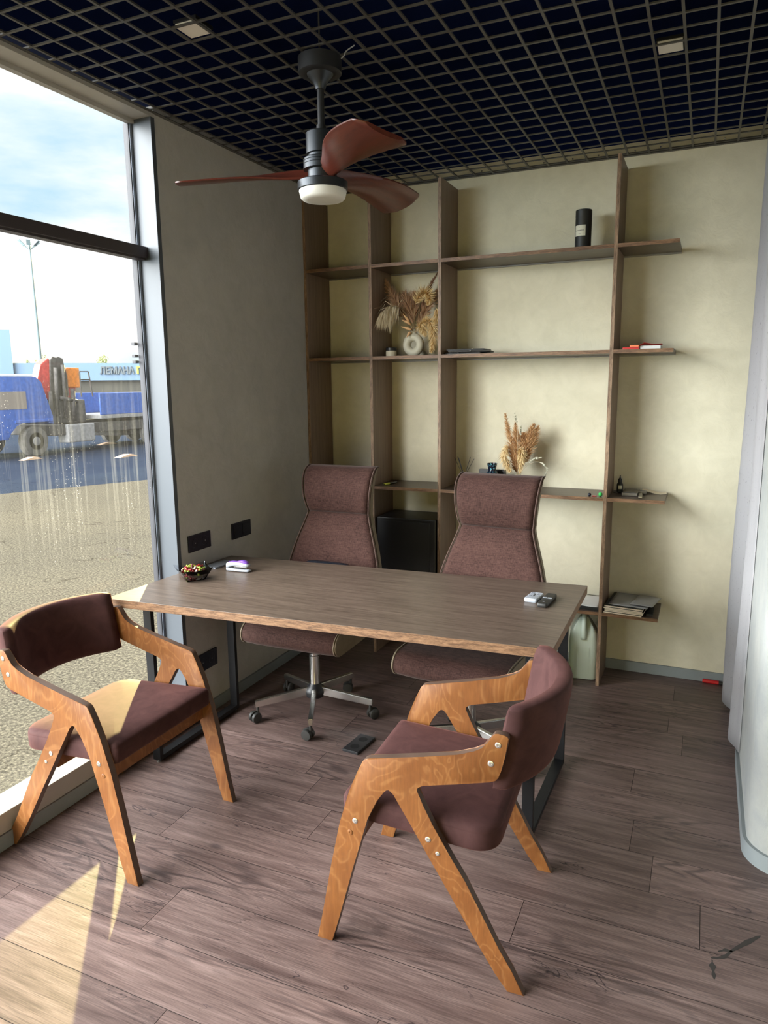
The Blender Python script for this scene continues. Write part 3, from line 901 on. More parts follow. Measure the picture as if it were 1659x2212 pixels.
# fine straight straws
GB = 'dried grasses behind the right office chair'
Q_list = [
 ('pampas_stem', [(1.253,-0.16,1.09),(1.240,-0.16,1.16),(1.214,-0.16,1.274),(1.176,-0.16,1.444)], 0.16, 'plume_orange', 0.034, 900, 'tallest tan plume leaning left above the right office chair', 0.0, 0.6),
 ('pampas_stem', [(1.254,-0.16,1.09),(1.243,-0.16,1.256),(1.235,-0.16,1.399)], 0.14, 'plume_orange', 0.030, 800, 'straight upright tan plume above the right office chair', 0.0, 0.6),
 ('pampas_stem', [(1.257,-0.16,1.09),(1.30,-0.16,1.276),(1.337,-0.16,1.391)], 0.16, 'plume_orange', 0.036, 900, 'tan plume leaning right, inner of two, above the right office chair', 0.0, 0.6),
 ('pampas_stem', [(1.258,-0.155,1.09),(1.317,-0.15,1.258),(1.36,-0.15,1.382)], 0.25, 'plume_orange', 0.030, 700, 'tan plume leaning furthest right above the right office chair', 0.0, 0.6),
 ('pampas_stem', [(1.256,-0.15,1.09),(1.271,-0.14,1.257),(1.281,-0.14,1.34)], 0.2, 'plume_orange', 0.046, 700, 'fluffy short tan plume in the middle above the right office chair', 0.1, 0.5),
 ('pampas_stem', [(1.250,-0.16,1.09),(1.244,-0.165,1.14),(1.218,-0.172,1.247),(1.199,-0.184,1.266),(1.187,-0.196,1.221),(1.205,-0.208,1.167),(1.226,-0.22,1.133)], 0.45, 'plume_cream', 0.030, 900, 'cream plume curling down at the left of the dry bunch behind the chair', 0.4, 0.5),
 ('pampas_stem', [(1.256,-0.165,1.09),(1.256,-0.175,1.22),(1.270,-0.19,1.248),(1.284,-0.205,1.216),(1.280,-0.22,1.13)], 0.40, 'plume_cream', 0.030, 900, 'cream plume hanging in front of the dry bunch behind the chair', 0.4, 0.5),
]
for i, (nm, pth, st, mt, wd, n, lab, dr, bk) in enumerate(Q_list):
    plume_obj(nm, pth, st, mt, wd, n, lab, 'dried grass', GB, droop=dr, seed=50 + i, back=bk)
for i, (pth, lab) in enumerate((
  ([(1.255,-0.16,1.10),(1.253,-0.19,1.35),(1.244,-0.22,1.456)], 'thin white sprig rising straight above the tan plumes'),
  ([(1.260,-0.16,1.10),(1.27,-0.19,1.305),(1.28,-0.22,1.384)], 'thin white sprig between the tan plumes, the shorter upright one'),
  ([(1.260,-0.16,1.10),(1.275,-0.165,1.125),(1.313,-0.172,1.167),(1.352,-0.184,1.186),(1.391,-0.196,1.184),(1.421,-0.208,1.157),(1.416,-0.22,1.112)], 'thin white sprig arching right and drooping beside the right office chair'),
  ([(1.260,-0.16,1.10),(1.27,-0.165,1.12),(1.296,-0.18,1.158),(1.346,-0.2,1.203),(1.395,-0.22,1.216)], 'thin white sprig leaning right above the drooping one'))):
    plume_obj('grass_sprig', pth, 0.62, 'label_cream', 0.016, 60, lab, 'dried grass', GB, droop=0.2, seed=80 + i, back=0.7, stem='plume_pale', hw=0.0016)

# reed diffuser: bottle hidden by the chair, black sticks above it
t = empty('diffuser_bottle', (0.957, -0.2, Z3), 0, 'small dark diffuser bottle on the shelf behind the right office chair', 'bottle')
bm = bmesh.new(); lathe(bm, [(0.024, 0), (0.027, 0.004), (0.027, 0.042), (0.020, 0.052), (0.012, 0.056), (0.012, 0.068)], 20)
obj('body', bm, 'amber_glass', t, smooth=True)
for (bx_, tx_, tz_, lab) in ((0.943, 0.898, 1.199, 'black reed stick leaning furthest left'), (0.949, 0.917, 1.204, 'black reed stick, second from the left'),
                    (0.952, 0.922, 1.200, 'black reed stick, third from the left'), (0.963, 0.992, 1.204, 'black reed stick leaning right, the inner one'), (0.968, 1.014, 1.195, 'black reed stick leaning furthest right')):
    d_ = (Vector((tx_, -0.2, tz_)) - Vector((bx_, -0.2, 1.11)))
    b0 = Vector((0.956 + (bx_ - 0.956) * 0.5, -0.2, 1.055))
    bm = bmesh.new(); tube(bm, [b0, Vector((bx_, -0.2, 1.11)), Vector((tx_, -0.2, tz_))], 0.0016, 6)
    tag(obj('reed_stick', bm, 'black_plastic'), lab + ' above the right office chair', 'stick', 'reed diffuser sticks')

# patterned cup and the black plaque behind it
bm = bmesh.new(); lathe(bm, [(0.034, 0), (0.036, 0.05), (0.034, 0.085), (0.030, 0.096), (0.022, 0.106), (0.021, 0.112), (0.024, 0.126), (0.0285, 0.148), (0.0265, 0.148), (0.022, 0.126), (0.018, 0.110)], 28)
o = obj('patterned_cup', bm, 'cup_pattern', smooth=40); o.location = (1.118, -0.2, Z3)
tag(o, 'small waisted cup with a dark and turquoise pattern behind the right office chair', 'cup')
bm = bmesh.new(); box(bm, 1.024, 1.176, -0.14, -0.11, Z3, 1.131, 0.002)
tag(obj('black_box', bm, 'black_plastic'), 'low black box standing behind the patterned cup', 'box')

# highlighter
t = empty('highlighter', (0.499, -0.20, Z3 + 0.007), math.radians(78), 'yellow and black highlighter pen on the shelf behind the left office chair', 'pen')
bm = bmesh.new(); tube(bm, [(-0.062, 0, 0), (-0.028, 0, 0)], 0.0065, 12)
tube(bm, [(-0.028, 0, 0), (-0.012, 0, 0)], 0.0066, 12)
obj('barrel', bm, 'highlighter_yellow', t, smooth=40)
bm = bmesh.new(); tube(bm, [(-0.0118, 0, 0), (0.06, 0, 0), (0.066, 0, 0)], [0.0070, 0.0068, 0.004], 12)
obj('cap', bm, 'black_plastic', t, smooth=40)
bm = bmesh.new(); tube(bm, [(-0.0625, 0, 0), (-0.072, 0, 0)], [0.005, 0.0028], 12); obj('tip', bm, 'black_plastic', t, smooth=40)

# big black speaker-like box on the low shelf
t = empty('black_cabinet', (0.631, 0, Z4), 0, 'black rectangular box cabinet on the low shelf between two uprights', 'box')
bm = bmesh.new(); box(bm, -0.185, 0.185, -0.285, -0.02, 0.0005, 0.432, 0.006)
obj('body', bm, 'black_plastic', t)
bm = bmesh.new(); box(bm, -0.158, 0.150, -0.289, -0.2855, 0.02, 0.412, 0.0015)
obj('front_panel', bm, 'gunmetal_dark', t)

# flat trays on the second shelf
rt_ = random.Random(9)
for i, (xa, xb, ya, z, lab) in enumerate(((0.852, 1.06, -0.17, 0.0, 'bottom black flat tray of three on the second shelf'), (0.875, 1.10, -0.19, 0.010, 'middle black flat tray of three on the second shelf'), (0.862, 1.075, -0.17, 0.020, 'top black flat tray of three on the second shelf'))):
    t = empty('flat_tray', ((xa + xb) / 2, ya, Z2 + z), math.radians((-3, 6, 2)[i]), lab, 'tray', 'flat trays on the second shelf')
    hx = (xb - xa) / 2
    bm = bmesh.new(); box(bm, -hx, hx, -0.075, 0.075, 0.0003, 0.0088, 0.002)
    obj('body', bm, 'black_plastic', t)
    bm = bmesh.new(); tube(bm, [(-hx, -0.078, 0.0065), (hx, -0.078, 0.0065)], 0.0024, 8); obj('rail', bm, 'grey_metal', t)
    bm = bmesh.new(); lathe(bm, [(0.0005, -0.004), (0.0040, -0.002), (0.0044, 0.001), (0.001, 0.004)], 12, TRS((-0.02 + 0.03 * i, -0.081, 0.0068))); obj('knob', bm, 'screw_metal', t, smooth=True)

# right end: dropper bottle, cards, tools
t = empty('dropper_bottle', (1.790, -0.085, Z3), 0, 'tiny dark dropper bottle on the short shelf right of the last upright', 'bottle')
bm = bmesh.new(); lathe(bm, [(0.014, 0), (0.016, 0.002), (0.016, 0.046), (0.012, 0.052), (0.008, 0.056)], 20)
obj('body', bm, 'black_card', t, smooth=40)
bm = bmesh.new(); lathe(bm, [(0.0095, 0.056), (0.0100, 0.058), (0.0095, 0.074), (0.004, 0.080), (0.002, 0.094), (0.0008, 0.096)], 16)
obj('dropper_cap', bm, 'black_plastic', t, smooth=40)
bm = bmesh.new()
A_ = []; B_ = []
for i in range(9):
    a = math.radians(-110 + 70 * i / 8); A_.append(bm.verts.new((0.0163 * math.cos(a), 0.0163 * math.sin(a), 0.022))); B_.append(bm.verts.new((0.0163 * math.cos(a), 0.0163 * math.sin(a), 0.040)))
pr_grid(bm, [A_, B_]); obj('label', bm, 'label_cream', t)
bm = bmesh.new()
rc = random.Random(4)
for i in range(9):
    a = i * 0.72; c_ = Vector((1.772 + 0.012 * math.cos(a) * (1 + i * .05), -0.112 + 0.010 * math.sin(a), Z3 + 0.005 + 0.001 * (i % 3)))
    M_ = TRS(c_, rz=rc.uniform(0, 3), rx=rc.uniform(-.5, .5))
    pts = [M_ @ Vector((0.0048 * math.cos(q * PI / 4), 0.0030 * math.sin(q * PI / 4), 0)) for q in range(8)]
    tube(bm, pts, 0.0010, 5, closed=True)
tag(obj('small_chain', bm, 'grey_metal'), 'little coiled dark chain beside the dropper bottle', 'chain')
bm = bmesh.new()
box(bm, 1.812, 1.890, -0.200, -0.04, Z3 + 0.0003, Z3 + 0.018, 0.003)
box(bm, 1.825, 1.878, -0.180, -0.06, Z3 + 0.0182, Z3 + 0.0215, 0.001)
tag(obj('grey_gadget', bm, 'grey_metal'), 'flat grey ribbed gadget on the short middle shelf', 'gadget')
t = empty('paint_scraper', (1.902, -0.16, Z3 + 0.004), math.radians(4), 'small metal scraper with a T head on the short middle shelf', 'tool')
bm = bmesh.new(); box(bm, -0.009, 0.009, -0.100, 0.045, 0.0, 0.006, 0.002); obj('handle', bm, 'brushed_steel', t)
bm = bmesh.new(); box(bm, -0.030, 0.030, 0.045, 0.062, -0.002, 0.016, 0.002); obj('head', bm, 'grey_metal', t)
bm = bmesh.new()
rowsA = []
for i in range(9):
    f = i / 8; x = 1.90 + 0.122 * f; z = Z3 + 0.003 + 0.012 * (1 - f) ** 2 + 0.003 * math.sin(f * 7)
    rowsA.append([bm.verts.new((x, -0.025, z + 0.004)), bm.verts.new((x + 0.004, -0.085, z))])
pr_grid(bm, rowsA)
o = obj('paper_sheet', bm, 'paper_cream', recalc=False); tag(o, 'loose curled paper strip at the end of the short middle shelf', 'paper')
md = o.modifiers.new('t', 'SOLIDIFY'); md.thickness = 0.0008
# bits left of the upright on the middle shelf
for (nm, x, y, r, m_, lab) in (('small_ball', 1.659, -0.262, 0.009, 'socket_navy', 'tiny black ball on the middle shelf near the last upright'), ('small_ball', 1.712, -0.250, 0.011, 'green_plastic', 'tiny green ball on the middle shelf against the last upright')):
    bm = bmesh.new(); bmesh.ops.create_uvsphere(bm, u_segments=16, v_segments=10, radius=r)
    o = obj(nm, bm, m_, smooth=True); o.location = (x, y, Z3 + r); tag(o, lab, 'ball')
bm = bmesh.new(); box(bm, 1.672, 1.694, -0.266, -0.256, Z3 + 0.0002, Z3 + 0.004, 0.001)
tag(obj('eraser', bm, 'red_paint'), 'tiny red-brown chip between the two small balls', 'eraser')

# second shelf right end: booklets and white box
bm = bmesh.new(); box(bm, 1.790, 1.868, -0.262, -0.13, Z2 + 0.0003, Z2 + 0.011, 0.001)
tag(obj('booklet', bm, 'red_paint'), 'dark red booklet lying at the left of the short upper shelf', 'booklet')
bm = bmesh.new(); box(bm, 1.824, 1.866, -0.275, -0.17, Z2 + 0.0112, Z2 + 0.020, 0.0005)
tag(obj('booklet', bm, 'orange_paper'), 'small orange-red booklet next to the white box', 'booklet')
bm = bmesh.new(); box(bm, 1.870, 1.966, -0.255, -0.12, Z2 + 0.0003, Z2 + 0.016, 0.001)
tag(obj('white_box', bm, 'paper_white'), 'flat white box on the short upper right shelf', 'box')
bm = bmesh.new()
rowsA = [[bm.verts.new((1.862, -0.20, Z2 + 0.021)), bm.verts.new((1.862, -0.13, Z2 + 0.021))], [bm.verts.new((1.885, -0.20, Z2 + 0.034)), bm.verts.new((1.885, -0.13, Z2 + 0.026))],
         [bm.verts.new((1.930, -0.19, Z2 + 0.026)), bm.verts.new((1.93, -0.13, Z2 + 0.022))], [bm.verts.new((1.968, -0.18, Z2 + 0.028)), bm.verts.new((1.968, -0.13, Z2 + 0.024))]]
pr_grid(bm, rowsA)
o = obj('red_leaflet', bm, 'red_paper', recalc=False); tag(o, 'bright red folded leaflet on top of the white box', 'leaflet')
md = o.modifiers.new('t', 'SOLIDIFY'); md.thickness = 0.0008

# low shelf: stack of notebooks with a grey plastic folder
zc = Z4 + 0.0003
for i in range(5):
    t = empty('notebook', (1.870 + 0.004 * ((i * 37) % 3 - 1), -0.150 + 0.003 * ((i * 17) % 3 - 1), zc), math.radians((-5, -4.4, -5.4, -4.8, -5)[i]),
              ('bottom notebook', 'second notebook from the bottom', 'middle notebook', 'second notebook from the top', 'top notebook')[i] + ' of the cream-edged stack on the low shelf', 'notebook', 'notebooks stacked on the low shelf')
    bm = bmesh.new(); box(bm, -0.100, 0.094, -0.139, 0.131, 0.0006, 0.0068, 0.0006)
    obj('pages', bm, 'paper_cream', t)
    bm = bmesh.new(); box(bm, -0.101, 0.095, -0.138, 0.132, 0.0070, 0.0078); box(bm, -0.101, 0.095, -0.138, 0.132, 0.0, 0.0005)
    obj('cover', bm, 'black_card', t)
    zc += 0.0079
bm = bmesh.new(); box(bm, 1.968, 2.000, -0.262, -0.10, Z4 + 0.0003, Z4 + 0.012, 0.001); tag(obj('small_notebook', bm, 'black_card'), 'black notebook end poking out right of the notebook stack', 'notebook')
def sheet(name, x0, x1, y0, y1, z, rz, m_, lab, cat, wob=0.002, seed=0, thick=0.0008, group=None):
    bm = bmesh.new(); n = 10; rows = []
    for i in range(n + 1):
        r_ = []
        for j in range(n + 1):
            x = x0 + (x1 - x0) * i / n; y = y0 + (y1 - y0) * j / n
            r_.append(bm.verts.new((x, y, abs(noise.noise(Vector((x * 14 + seed, y * 14, seed)))) * wob)))
        rows.append(r_)
    pr_grid(bm, rows)
    o = obj(name, bm, m_, recalc=False, smooth=True)
    o.location = (0, 0, 0)
    cx, cy = (x0 + x1) / 2, (y0 + y1) / 2
    o.matrix_world = TRS((cx, cy, z), rz) @ Matrix.Translation((-cx, -cy, 0))
    md = o.modifiers.new('t', 'SOLIDIFY'); md.thickness = thick; md.offset = 1
    tag(o, lab, cat, group); return o
sheet('plastic_folder', 1.785, 1.985, -0.262, -0.028, Z4 + 0.0405, math.radians(-6), 'folder_grey', 'grey plastic folder lying on top of the notebook stack', 'folder', 0.008, 3, 0.002)
sheet('plastic_sleeve', 1.90, 2.014, -0.255, -0.06, Z4 + 0.0500, math.radians(-10), 'folder_grey', 'grey clear sleeve sticking out right from the top of the stack', 'folder', 0.004, 8, 0.001)
sheet('paper_sheet', 1.625, 1.725, -0.265, -0.05, Z4 + 0.0180, 0, 'paper_white', 'white sheet on the dark book left of the last upright', 'paper', 0.008, 5)
bm = bmesh.new(); box(bm, 1.615, 1.728, -0.268, -0.03, Z4 + 0.0003, Z4 + 0.017, 0.001)
tag(obj('dark_book', bm, 'black_card'), 'dark flat book under the white sheet on the low shelf', 'book')

# plastic jugs on the floor
def jug(name, loc, rz, label):
    root = empty(name, loc, rz, label, 'jug', 'plastic jugs under the low shelf')
    bm = bmesh.new()
    rings = [(0.014, 0.0), (0.004, 0.006), (0.0, 0.02), (0.0, 0.215), (0.003, 0.222), (0.003, 0.24), (0.010, 0.265), (0.030, 0.300), (0.048, 0.330), (0.056, 0.345)]
    pillow(bm, -0.078, 0.078, -0.078, 0.078, 0.034, rings, 6)
    obj('body', bm, 'jug_plastic', root, smooth=40)
    bm = bmesh.new()
    P_ = smooth_path([(0, -0.072, 0.235), (0, -0.070, 0.285), (0, -0.045, 0.345), (0, 0.0, 0.362), (0, 0.02, 0.350)], 14)
    tube(bm, P_, [0.017] * 4 + [0.014] * 11, 10)
    obj('handle', bm, 'jug_plastic', root, smooth=True)
    bm = bmesh.new(); lathe(bm, [(0.018, 0.340), (0.018, 0.366), (0.016, 0.370), (0.004, 0.370)], 20, TRS((0, 0.045, 0)))
    obj('lid', bm, 'white_plastic', root, smooth=40)
    for sx in (-1, 1):
        bm = bmesh.new()
        prism(bm, [(sx * 0.030, 0.04), (sx * 0.033, 0.04), (sx * 0.033, 0.19), (sx * 0.030, 0.19)] if sx > 0 else [(-0.033, 0.04), (-0.030, 0.04), (-0.030, 0.19), (-0.033, 0.19)], 'y', -0.0795, -0.0775)
        obj('rib', bm, 'jug_plastic', root)
    return root
jug('plastic_jug', (1.645, -0.165, 0), 0.12, 'translucent white plastic jug on the floor beside the last upright')
jug('plastic_jug', (1.490, -0.345, 0), 0.10, 'second plastic jug on the floor, mostly hidden behind the desk corner')

# red marker lying by the baseboard
t = empty('marker_pen', (2.309, -0.025, 0.0108), math.radians(-2), 'thick red marker lying on the floor by the back baseboard', 'marker')
bm = bmesh.new(); tube(bm, [(-0.050, 0, 0), (-0.048, 0, 0), (0.030, 0, 0)], [0.008, 0.0105, 0.0105], 16); obj('cap', bm, 'red_paint', t, smooth=40)
bm = bmesh.new(); tube(bm, [(0.030, 0, 0), (0.075, 0, 0)], [0.0095, 0.0085], 16); obj('barrel', bm, 'rubber', t, smooth=40)

# ================================================================== WALL FITTINGS
def socket_plate(y0, y1, z0, z1, label, kind):
    cy, cz = (y0 + y1) / 2, (z0 + z1) / 2; hy, hz = abs(y1 - y0) / 2, (z1 - z0) / 2
    t = empty('wall_switch' if kind == 'switch' else 'wall_socket', (0.0005, cy, cz), 0, label, kind)
    bm = bmesh.new(); box(bm, 0, 0.009, -hy, hy, -hz, hz, 0.002)
    obj('plate', bm, 'socket_navy', t)
    for s in (-1, 1):
        if kind == 'switch':
            bm = bmesh.new(); box(bm, 0.0091, 0.012, s * hy * 0.44 - 0.030, s * hy * 0.44 + 0.030, -hz + 0.012, hz - 0.012, 0.001)
            obj('rocker', bm, 'socket_navy', t)
        else:
            bm = bmesh.new(); lathe(bm, [(0.0235, 0.0091), (0.0235, 0.0105), (0.021, 0.0105), (0.0205, 0.0094), (0.003, 0.0093)], 28, TRS((0, s * hy * 0.45, 0), ry=PI / 2))
            obj('outlet', bm, 'socket_navy', t, smooth=40)
            bm = bmesh.new(); lathe(bm, [(0.0022, 0.0094), (0.0022, 0.0104), (0.0005, 0.0106)], 10, TRS((0, s * hy * 0.45, 0.0), ry=PI / 2))
            obj('screw', bm, 'screw_metal', t)
    return t
socket_plate(-1.447, -1.284, 0.839, 0.919, 'navy double wall socket nearest the window above the desk', 'socket')
socket_plate(-1.107, -0.942, 0.834, 0.916, 'navy double rocker switch on the grey wall above the desk', 'switch')
socket_plate(-1.440, -1.283, 0.232, 0.320, 'navy double wall socket low under the desk', 'socket')

t = empty('floor_socket', (0.842, -1.370, 0.0), math.radians(-5), 'black double socket block lying on the floor under the desk', 'socket')
bm = bmesh.new(); box(bm, -0.040, 0.040, -0.079, 0.079, 0.0, 0.013, 0.002); obj('body', bm, 'black_plastic', t)
for s in (-1, 1):
    bm = bmesh.new(); lathe(bm, [(0.021, 0.0131), (0.0195, 0.0133), (0.018, 0.0133)], 28, TRS((0, s * 0.036, 0)), cap=False); lathe(bm, [(0.018, 0.01325), (0.001, 0.0132)], 24, TRS((0, s * 0.036, 0)))
    obj('outlet', bm, 'socket_hole', t)

# ================================================================== DESK
dk = empty('desk', (0.88, -1.49, 0), 0, 'long brown oak-look desk on black metal frames in the middle of the room', 'desk')
DO = Vector((0.88, -1.49, 0))
HD = 0.760
FL, FR, BR, BL = (-0.017, -1.950), (1.782, -1.840), (1.773, -1.036), (0.018, -1.137)
bm = bmesh.new()
caps, sides = prism(bm, [(p[0] - DO.x, p[1] - DO.y) for p in (FL, FR, BR, BL)], 'z', HD - 0.034, HD, side_mi=1)
bmesh.ops.bevel(bm, geom=list(bm.edges), offset=0.0008, segments=1, affect='EDGES')
top = obj('desktop', bm, ['desk_top', 'edge_x'], dk)
def frame_leg(xf, yf, xr, yr):
    F = Vector((xf, yf, 0)) - DO; R_ = Vector((xr, yr, 0)) - DO
    bm = bmesh.new(); hw_, th = 0.020, 0.010
    d_ = (R_ - F); L_ = d_.length; ang = math.atan2(d_.y, d_.x)
    M_ = TRS(F, ang)
    zt = HD - 0.0345
    box(bm, -th, th, -hw_, hw_, 0.012, zt, 0.001, M=M_)
    box(bm, L_ - th, L_ + th, -hw_, hw_, 0.012, zt, 0.001, M=M_)
    box(bm, th, L_ - th, -hw_, hw_, 0.012, 0.032, 0.001, M=M_)
    box(bm, th, L_ - th, -hw_, hw_, zt - 0.020, zt, 0.001, M=M_)
    lg = obj('leg_frame', bm, 'black_metal', dk)
    for u_ in (0, L_):
        bm = bmesh.new(); lathe(bm, [(0.008, 0), (0.009, 0.003), (0.004, 0.005), (0.004, 0.0125)], 12, M_ @ TRS((u_, 0, 0)))
        obj('foot', bm, 'screw_metal', lg, smooth=40)
frame_leg(0.097, -1.838, 0.105, -1.285)
frame_leg(1.695, -1.745, 1.705, -1.190)

# bowl of sweets
BC = Vector((0.133, -1.580, HD))
bw_ = empty('glass_bowl', BC, 0, 'small square smoky glass bowl full of sweets on the desk', 'bowl')
rim = [(0.035 - BC.x, -1.596 - BC.y), (0.145 - BC.x, -1.677 - BC.y), (0.231 - BC.x, -1.563 - BC.y), (0.121 - BC.x, -1.482 - BC.y)]
def bowl_ring(k, z, dip=0.0):
    o_ = []
    for i in range(4):
        a, b = Vector(rim[i]) * k, Vector(rim[(i + 1) % 4]) * k
        for j in range(6):
            f = j / 6; p = a.lerp(b, f)
            o_.append(Vector((p.x, p.y, z - dip * math.sin(PI * f))))
    return o_
bm = bmesh.new(); rs = []
for k, z, dp in ((0.52, 0.001, 0), (0.60, 0.006, 0), (0.80, 0.034, 0.0), (1.0, 0.062, 0.012), (0.975, 0.062, 0.012), (0.77, 0.035, 0), (0.56, 0.009, 0)):
    rs.append([bm.verts.new(p) for p in bowl_ring(k, z, dp)])
pr_grid(bm, rs, closed=True); bm.faces.new(rs[0][::-1]); bm.faces.new(rs[-1])
obj('bowl_body', bm, 'bowl_glass', bw_, smooth=30)
rc = random.Random(12)
protos = {}
def candy_mesh(cname):
    bm = bmesh.new()
    tube(bm, [(-0.013, 0, 0), (-0.009, 0, 0), (-0.0075, 0, 0), (-0.004, 0, 0), (0.004, 0, 0), (0.0075, 0, 0), (0.009, 0, 0), (0.013, 0, 0)],
         [0.0055, 0.002, 0.0035, 0.0058, 0.0058, 0.0035, 0.002, 0.0055], 10)
    return bm
labs = dict(candy_red=('red wrapped sweet heaped in the glass bowl', 'red sweets in the glass bowl'), candy_green=('yellow-green wrapped sweet heaped in the glass bowl', 'yellow-green sweets in the glass bowl'),
            candy_brown=('brown wrapped sweet heaped in the glass bowl', 'brown sweets in the glass bowl'), candy_white=('pale wrapped sweet heaped in the glass bowl', 'pale sweets in the glass bowl'))
cnt = 0
for lay, (rad, n, z) in enumerate(((0.028, 9, 0.014), (0.040, 13, 0.024), (0.048, 16, 0.034), (0.050, 16, 0.044), (0.040, 13, 0.052), (0.022, 7, 0.060))):
    for i in range(n):
        cname = rc.choice(('candy_red', 'candy_green', 'candy_brown', 'candy_green', 'candy_red', 'candy_white'))
        a = 2 * PI * i / n + lay; r_ = rad * (0.55 if i % 3 == 0 else 1.0) * rc.uniform(0.85, 1.05)
        if cname not in protos:
            o = obj('wrapped_sweet', candy_mesh(cname), cname, smooth=True); protos[cname] = o
        else:
            o = protos[cname].copy(); C.objects.link(o)
        o.location = (BC.x + r_ * math.cos(a) * 0.93, BC.y + r_ * math.sin(a) * 0.93, HD + z + rc.uniform(-0.003, 0.004))
        o.rotation_euler = (rc.uniform(0, 3), rc.uniform(-0.5, 0.5), rc.uniform(0, 6.28))
        tag(o, labs[cname][0], 'sweet', labs[cname][1])

# flat phone-like slab and stapler
bm = bmesh.new(); pillow(bm, -0.036, 0.036, -0.074, 0.074, 0.006, [(0.001, 0.0), (0, 0.001), (0, 0.0065), (0.001, 0.0078)], 4)
o = obj('phone', bm, 'phone_grey', smooth=40); o.location = (0.086, -1.318, HD); o.rotation_euler = (0, 0, math.radians(-6))
tag(o, 'flat grey phone lying between the glass bowl and the stapler', 'phone')
st = empty('stapler', (0.237, -1.384, HD), math.radians(4), 'white and purple stapler on the back left of the desk', 'stapler')
def body_loft(bm, secs, n=14):
    """secs: (x, zc, halfwidth y, halfheight z)"""
    rows = []
    for (x, zc_, hy, hz) in secs:
        rows.append([bm.verts.new((x, hy * math.copysign(abs(math.cos(a)) ** 0.7, math.cos(a)), zc_ + hz * math.copysign(abs(math.sin(a)) ** 0.7, math.sin(a)))) for a in [2 * PI * k / n for k in range(n)]])
    pr_grid(bm, rows, closed=True); bm.faces.new(rows[0][::-1]); bm.faces.new(rows[-1])
bm = bmesh.new(); body_loft(bm, [(-0.060, 0.010, 0.012, 0.004), (-0.055, 0.009, 0.019, 0.0082), (-0.03, 0.0085, 0.021, 0.0080), (0.0, 0.006, 0.019, 0.0055), (0.03, 0.0055, 0.018, 0.005), (0.055, 0.006, 0.018, 0.0055), (0.062, 0.006, 0.010, 0.003)])
obj('base', bm, 'white_plastic', st, smooth=True)
bm = bmesh.new(); body_loft(bm, [(-0.060, 0.026, 0.010, 0.008), (-0.056, 0.026, 0.018, 0.014), (-0.035, 0.033, 0.021, 0.012), (-0.01, 0.036, 0.019, 0.009), (0.02, 0.036, 0.018, 0.010), (0.045, 0.033, 0.018, 0.009), (0.058, 0.031, 0.012, 0.006)])
obj('top_arm', bm, 'white_plastic', st, smooth=True)
bm = bmesh.new(); body_loft(bm, [(-0.050, 0.040, 0.008, 0.003), (-0.03, 0.044, 0.013, 0.004), (-0.005, 0.044, 0.011, 0.003), (0.008, 0.046, 0.013, 0.006), (0.03, 0.048, 0.015, 0.007), (0.048, 0.042, 0.012, 0.006), (0.055, 0.037, 0.006, 0.003)])
obj('grip', bm, 'purple_plastic', st, smooth=True)
bm = bmesh.new(); box(bm, -0.02, 0.048, -0.008, 0.008, 0.019, 0.026, 0.001); obj('magazine', bm, 'brushed_steel', st)

# remotes
rm = empty('remote_control', (1.606, -1.314, HD), math.radians(-6), 'short white remote control on the right of the desk', 'remote', 'remotes on the desk')
bm = bmesh.new(); pillow(bm, -0.027, 0.027, -0.050, 0.050, 0.010, [(0.004, 0.0), (0.001, 0.003), (0, 0.009), (0.001, 0.014), (0.004, 0.0165)], 5); obj('case', bm, 'white_plastic', rm, smooth=40)
bm = bmesh.new(); box(bm, -0.002, 0.002, -0.012, 0.022, 0.0166, 0.0173); obj('slider', bm, 'ink', rm)
for (x, y) in ((-0.013, 0.012), (0.013, 0.012), (-0.013, -0.006), (0.013, -0.006), (-0.013, 0.028), (0.013, 0.028)):
    bm = bmesh.new(); box(bm, x - 0.006, x + 0.006, y - 0.003, y + 0.003, 0.0166, 0.0176, 0.0004); obj('button', bm, 'phone_grey', rm)
rm = empty('remote_control', (1.662, -1.337, HD), math.radians(-4), 'long black remote control with white keys on the desk', 'remote', 'remotes on the desk')
bm = bmesh.new(); pillow(bm, -0.0205, 0.0205, -0.078, 0.078, 0.009, [(0.004, 0.0), (0.001, 0.003), (0, 0.010), (0.001, 0.015), (0.004, 0.0175)], 5); obj('case', bm, 'rubber', rm, smooth=40)
for (x, y, m_, w1, w2) in ((-0.0095, 0.004, 'white_plastic', 0.0085, 0.006), (0.0095, 0.004, 'white_plastic', 0.0085, 0.006), (-0.009, -0.020, 'ink', 0.006, 0.004), (0.009, -0.020, 'ink', 0.006, 0.004), (0.0, -0.048, 'phone_grey', 0.004, 0.004)):
    bm = bmesh.new(); box(bm, x - w1, x + w1, y - w2, y + w2, 0.0176, 0.0186, 0.0006); obj('button', bm, m_, rm)

# ================================================================== PLYWOOD ARMCHAIRS
PANEL = [(-.026,0),(-.012,.06),(0.0,.121),(.024,.247),(.054,.387),(.087,.497),(.112,.558),(.127,.590),(.134,.599),(.146,.604),(.208,.618),(.303,.639),(.394,.661),(.44,.677),(.462,.690),(.477,.713),(.488,.730),(.494,.736),(.503,.738),(.520,.736),(.527,.733),(.530,.727),(.521,.678),(.511,.635),(.505,.617),(.497,.607),(.484,.601),(.395,.578),(.303,.555),(.290,.550),(.284,.544),(.284,.535),(.303,.497),(.331,.443),(.378,.365),(.42,.30),(.472,.203),(.514,.123),(.551,.063),(.584,0),(.539,0),(.506,.044),(.445,.139),(.379,.249),(.322,.341),(.274,.421),(.236,.482),(.219,.510),(.211,.521),(.204,.524),(.196,.522),(.189,.515),(.167,.483),(.141,.422),(.12,.349),(.092,.253),(.064,.149),(.041,.066),(.022,0)]
HW, TP = 0.2725, 0.024
def loc(u):  # profile distance from the front foot -> local x
    return 0.28 - u
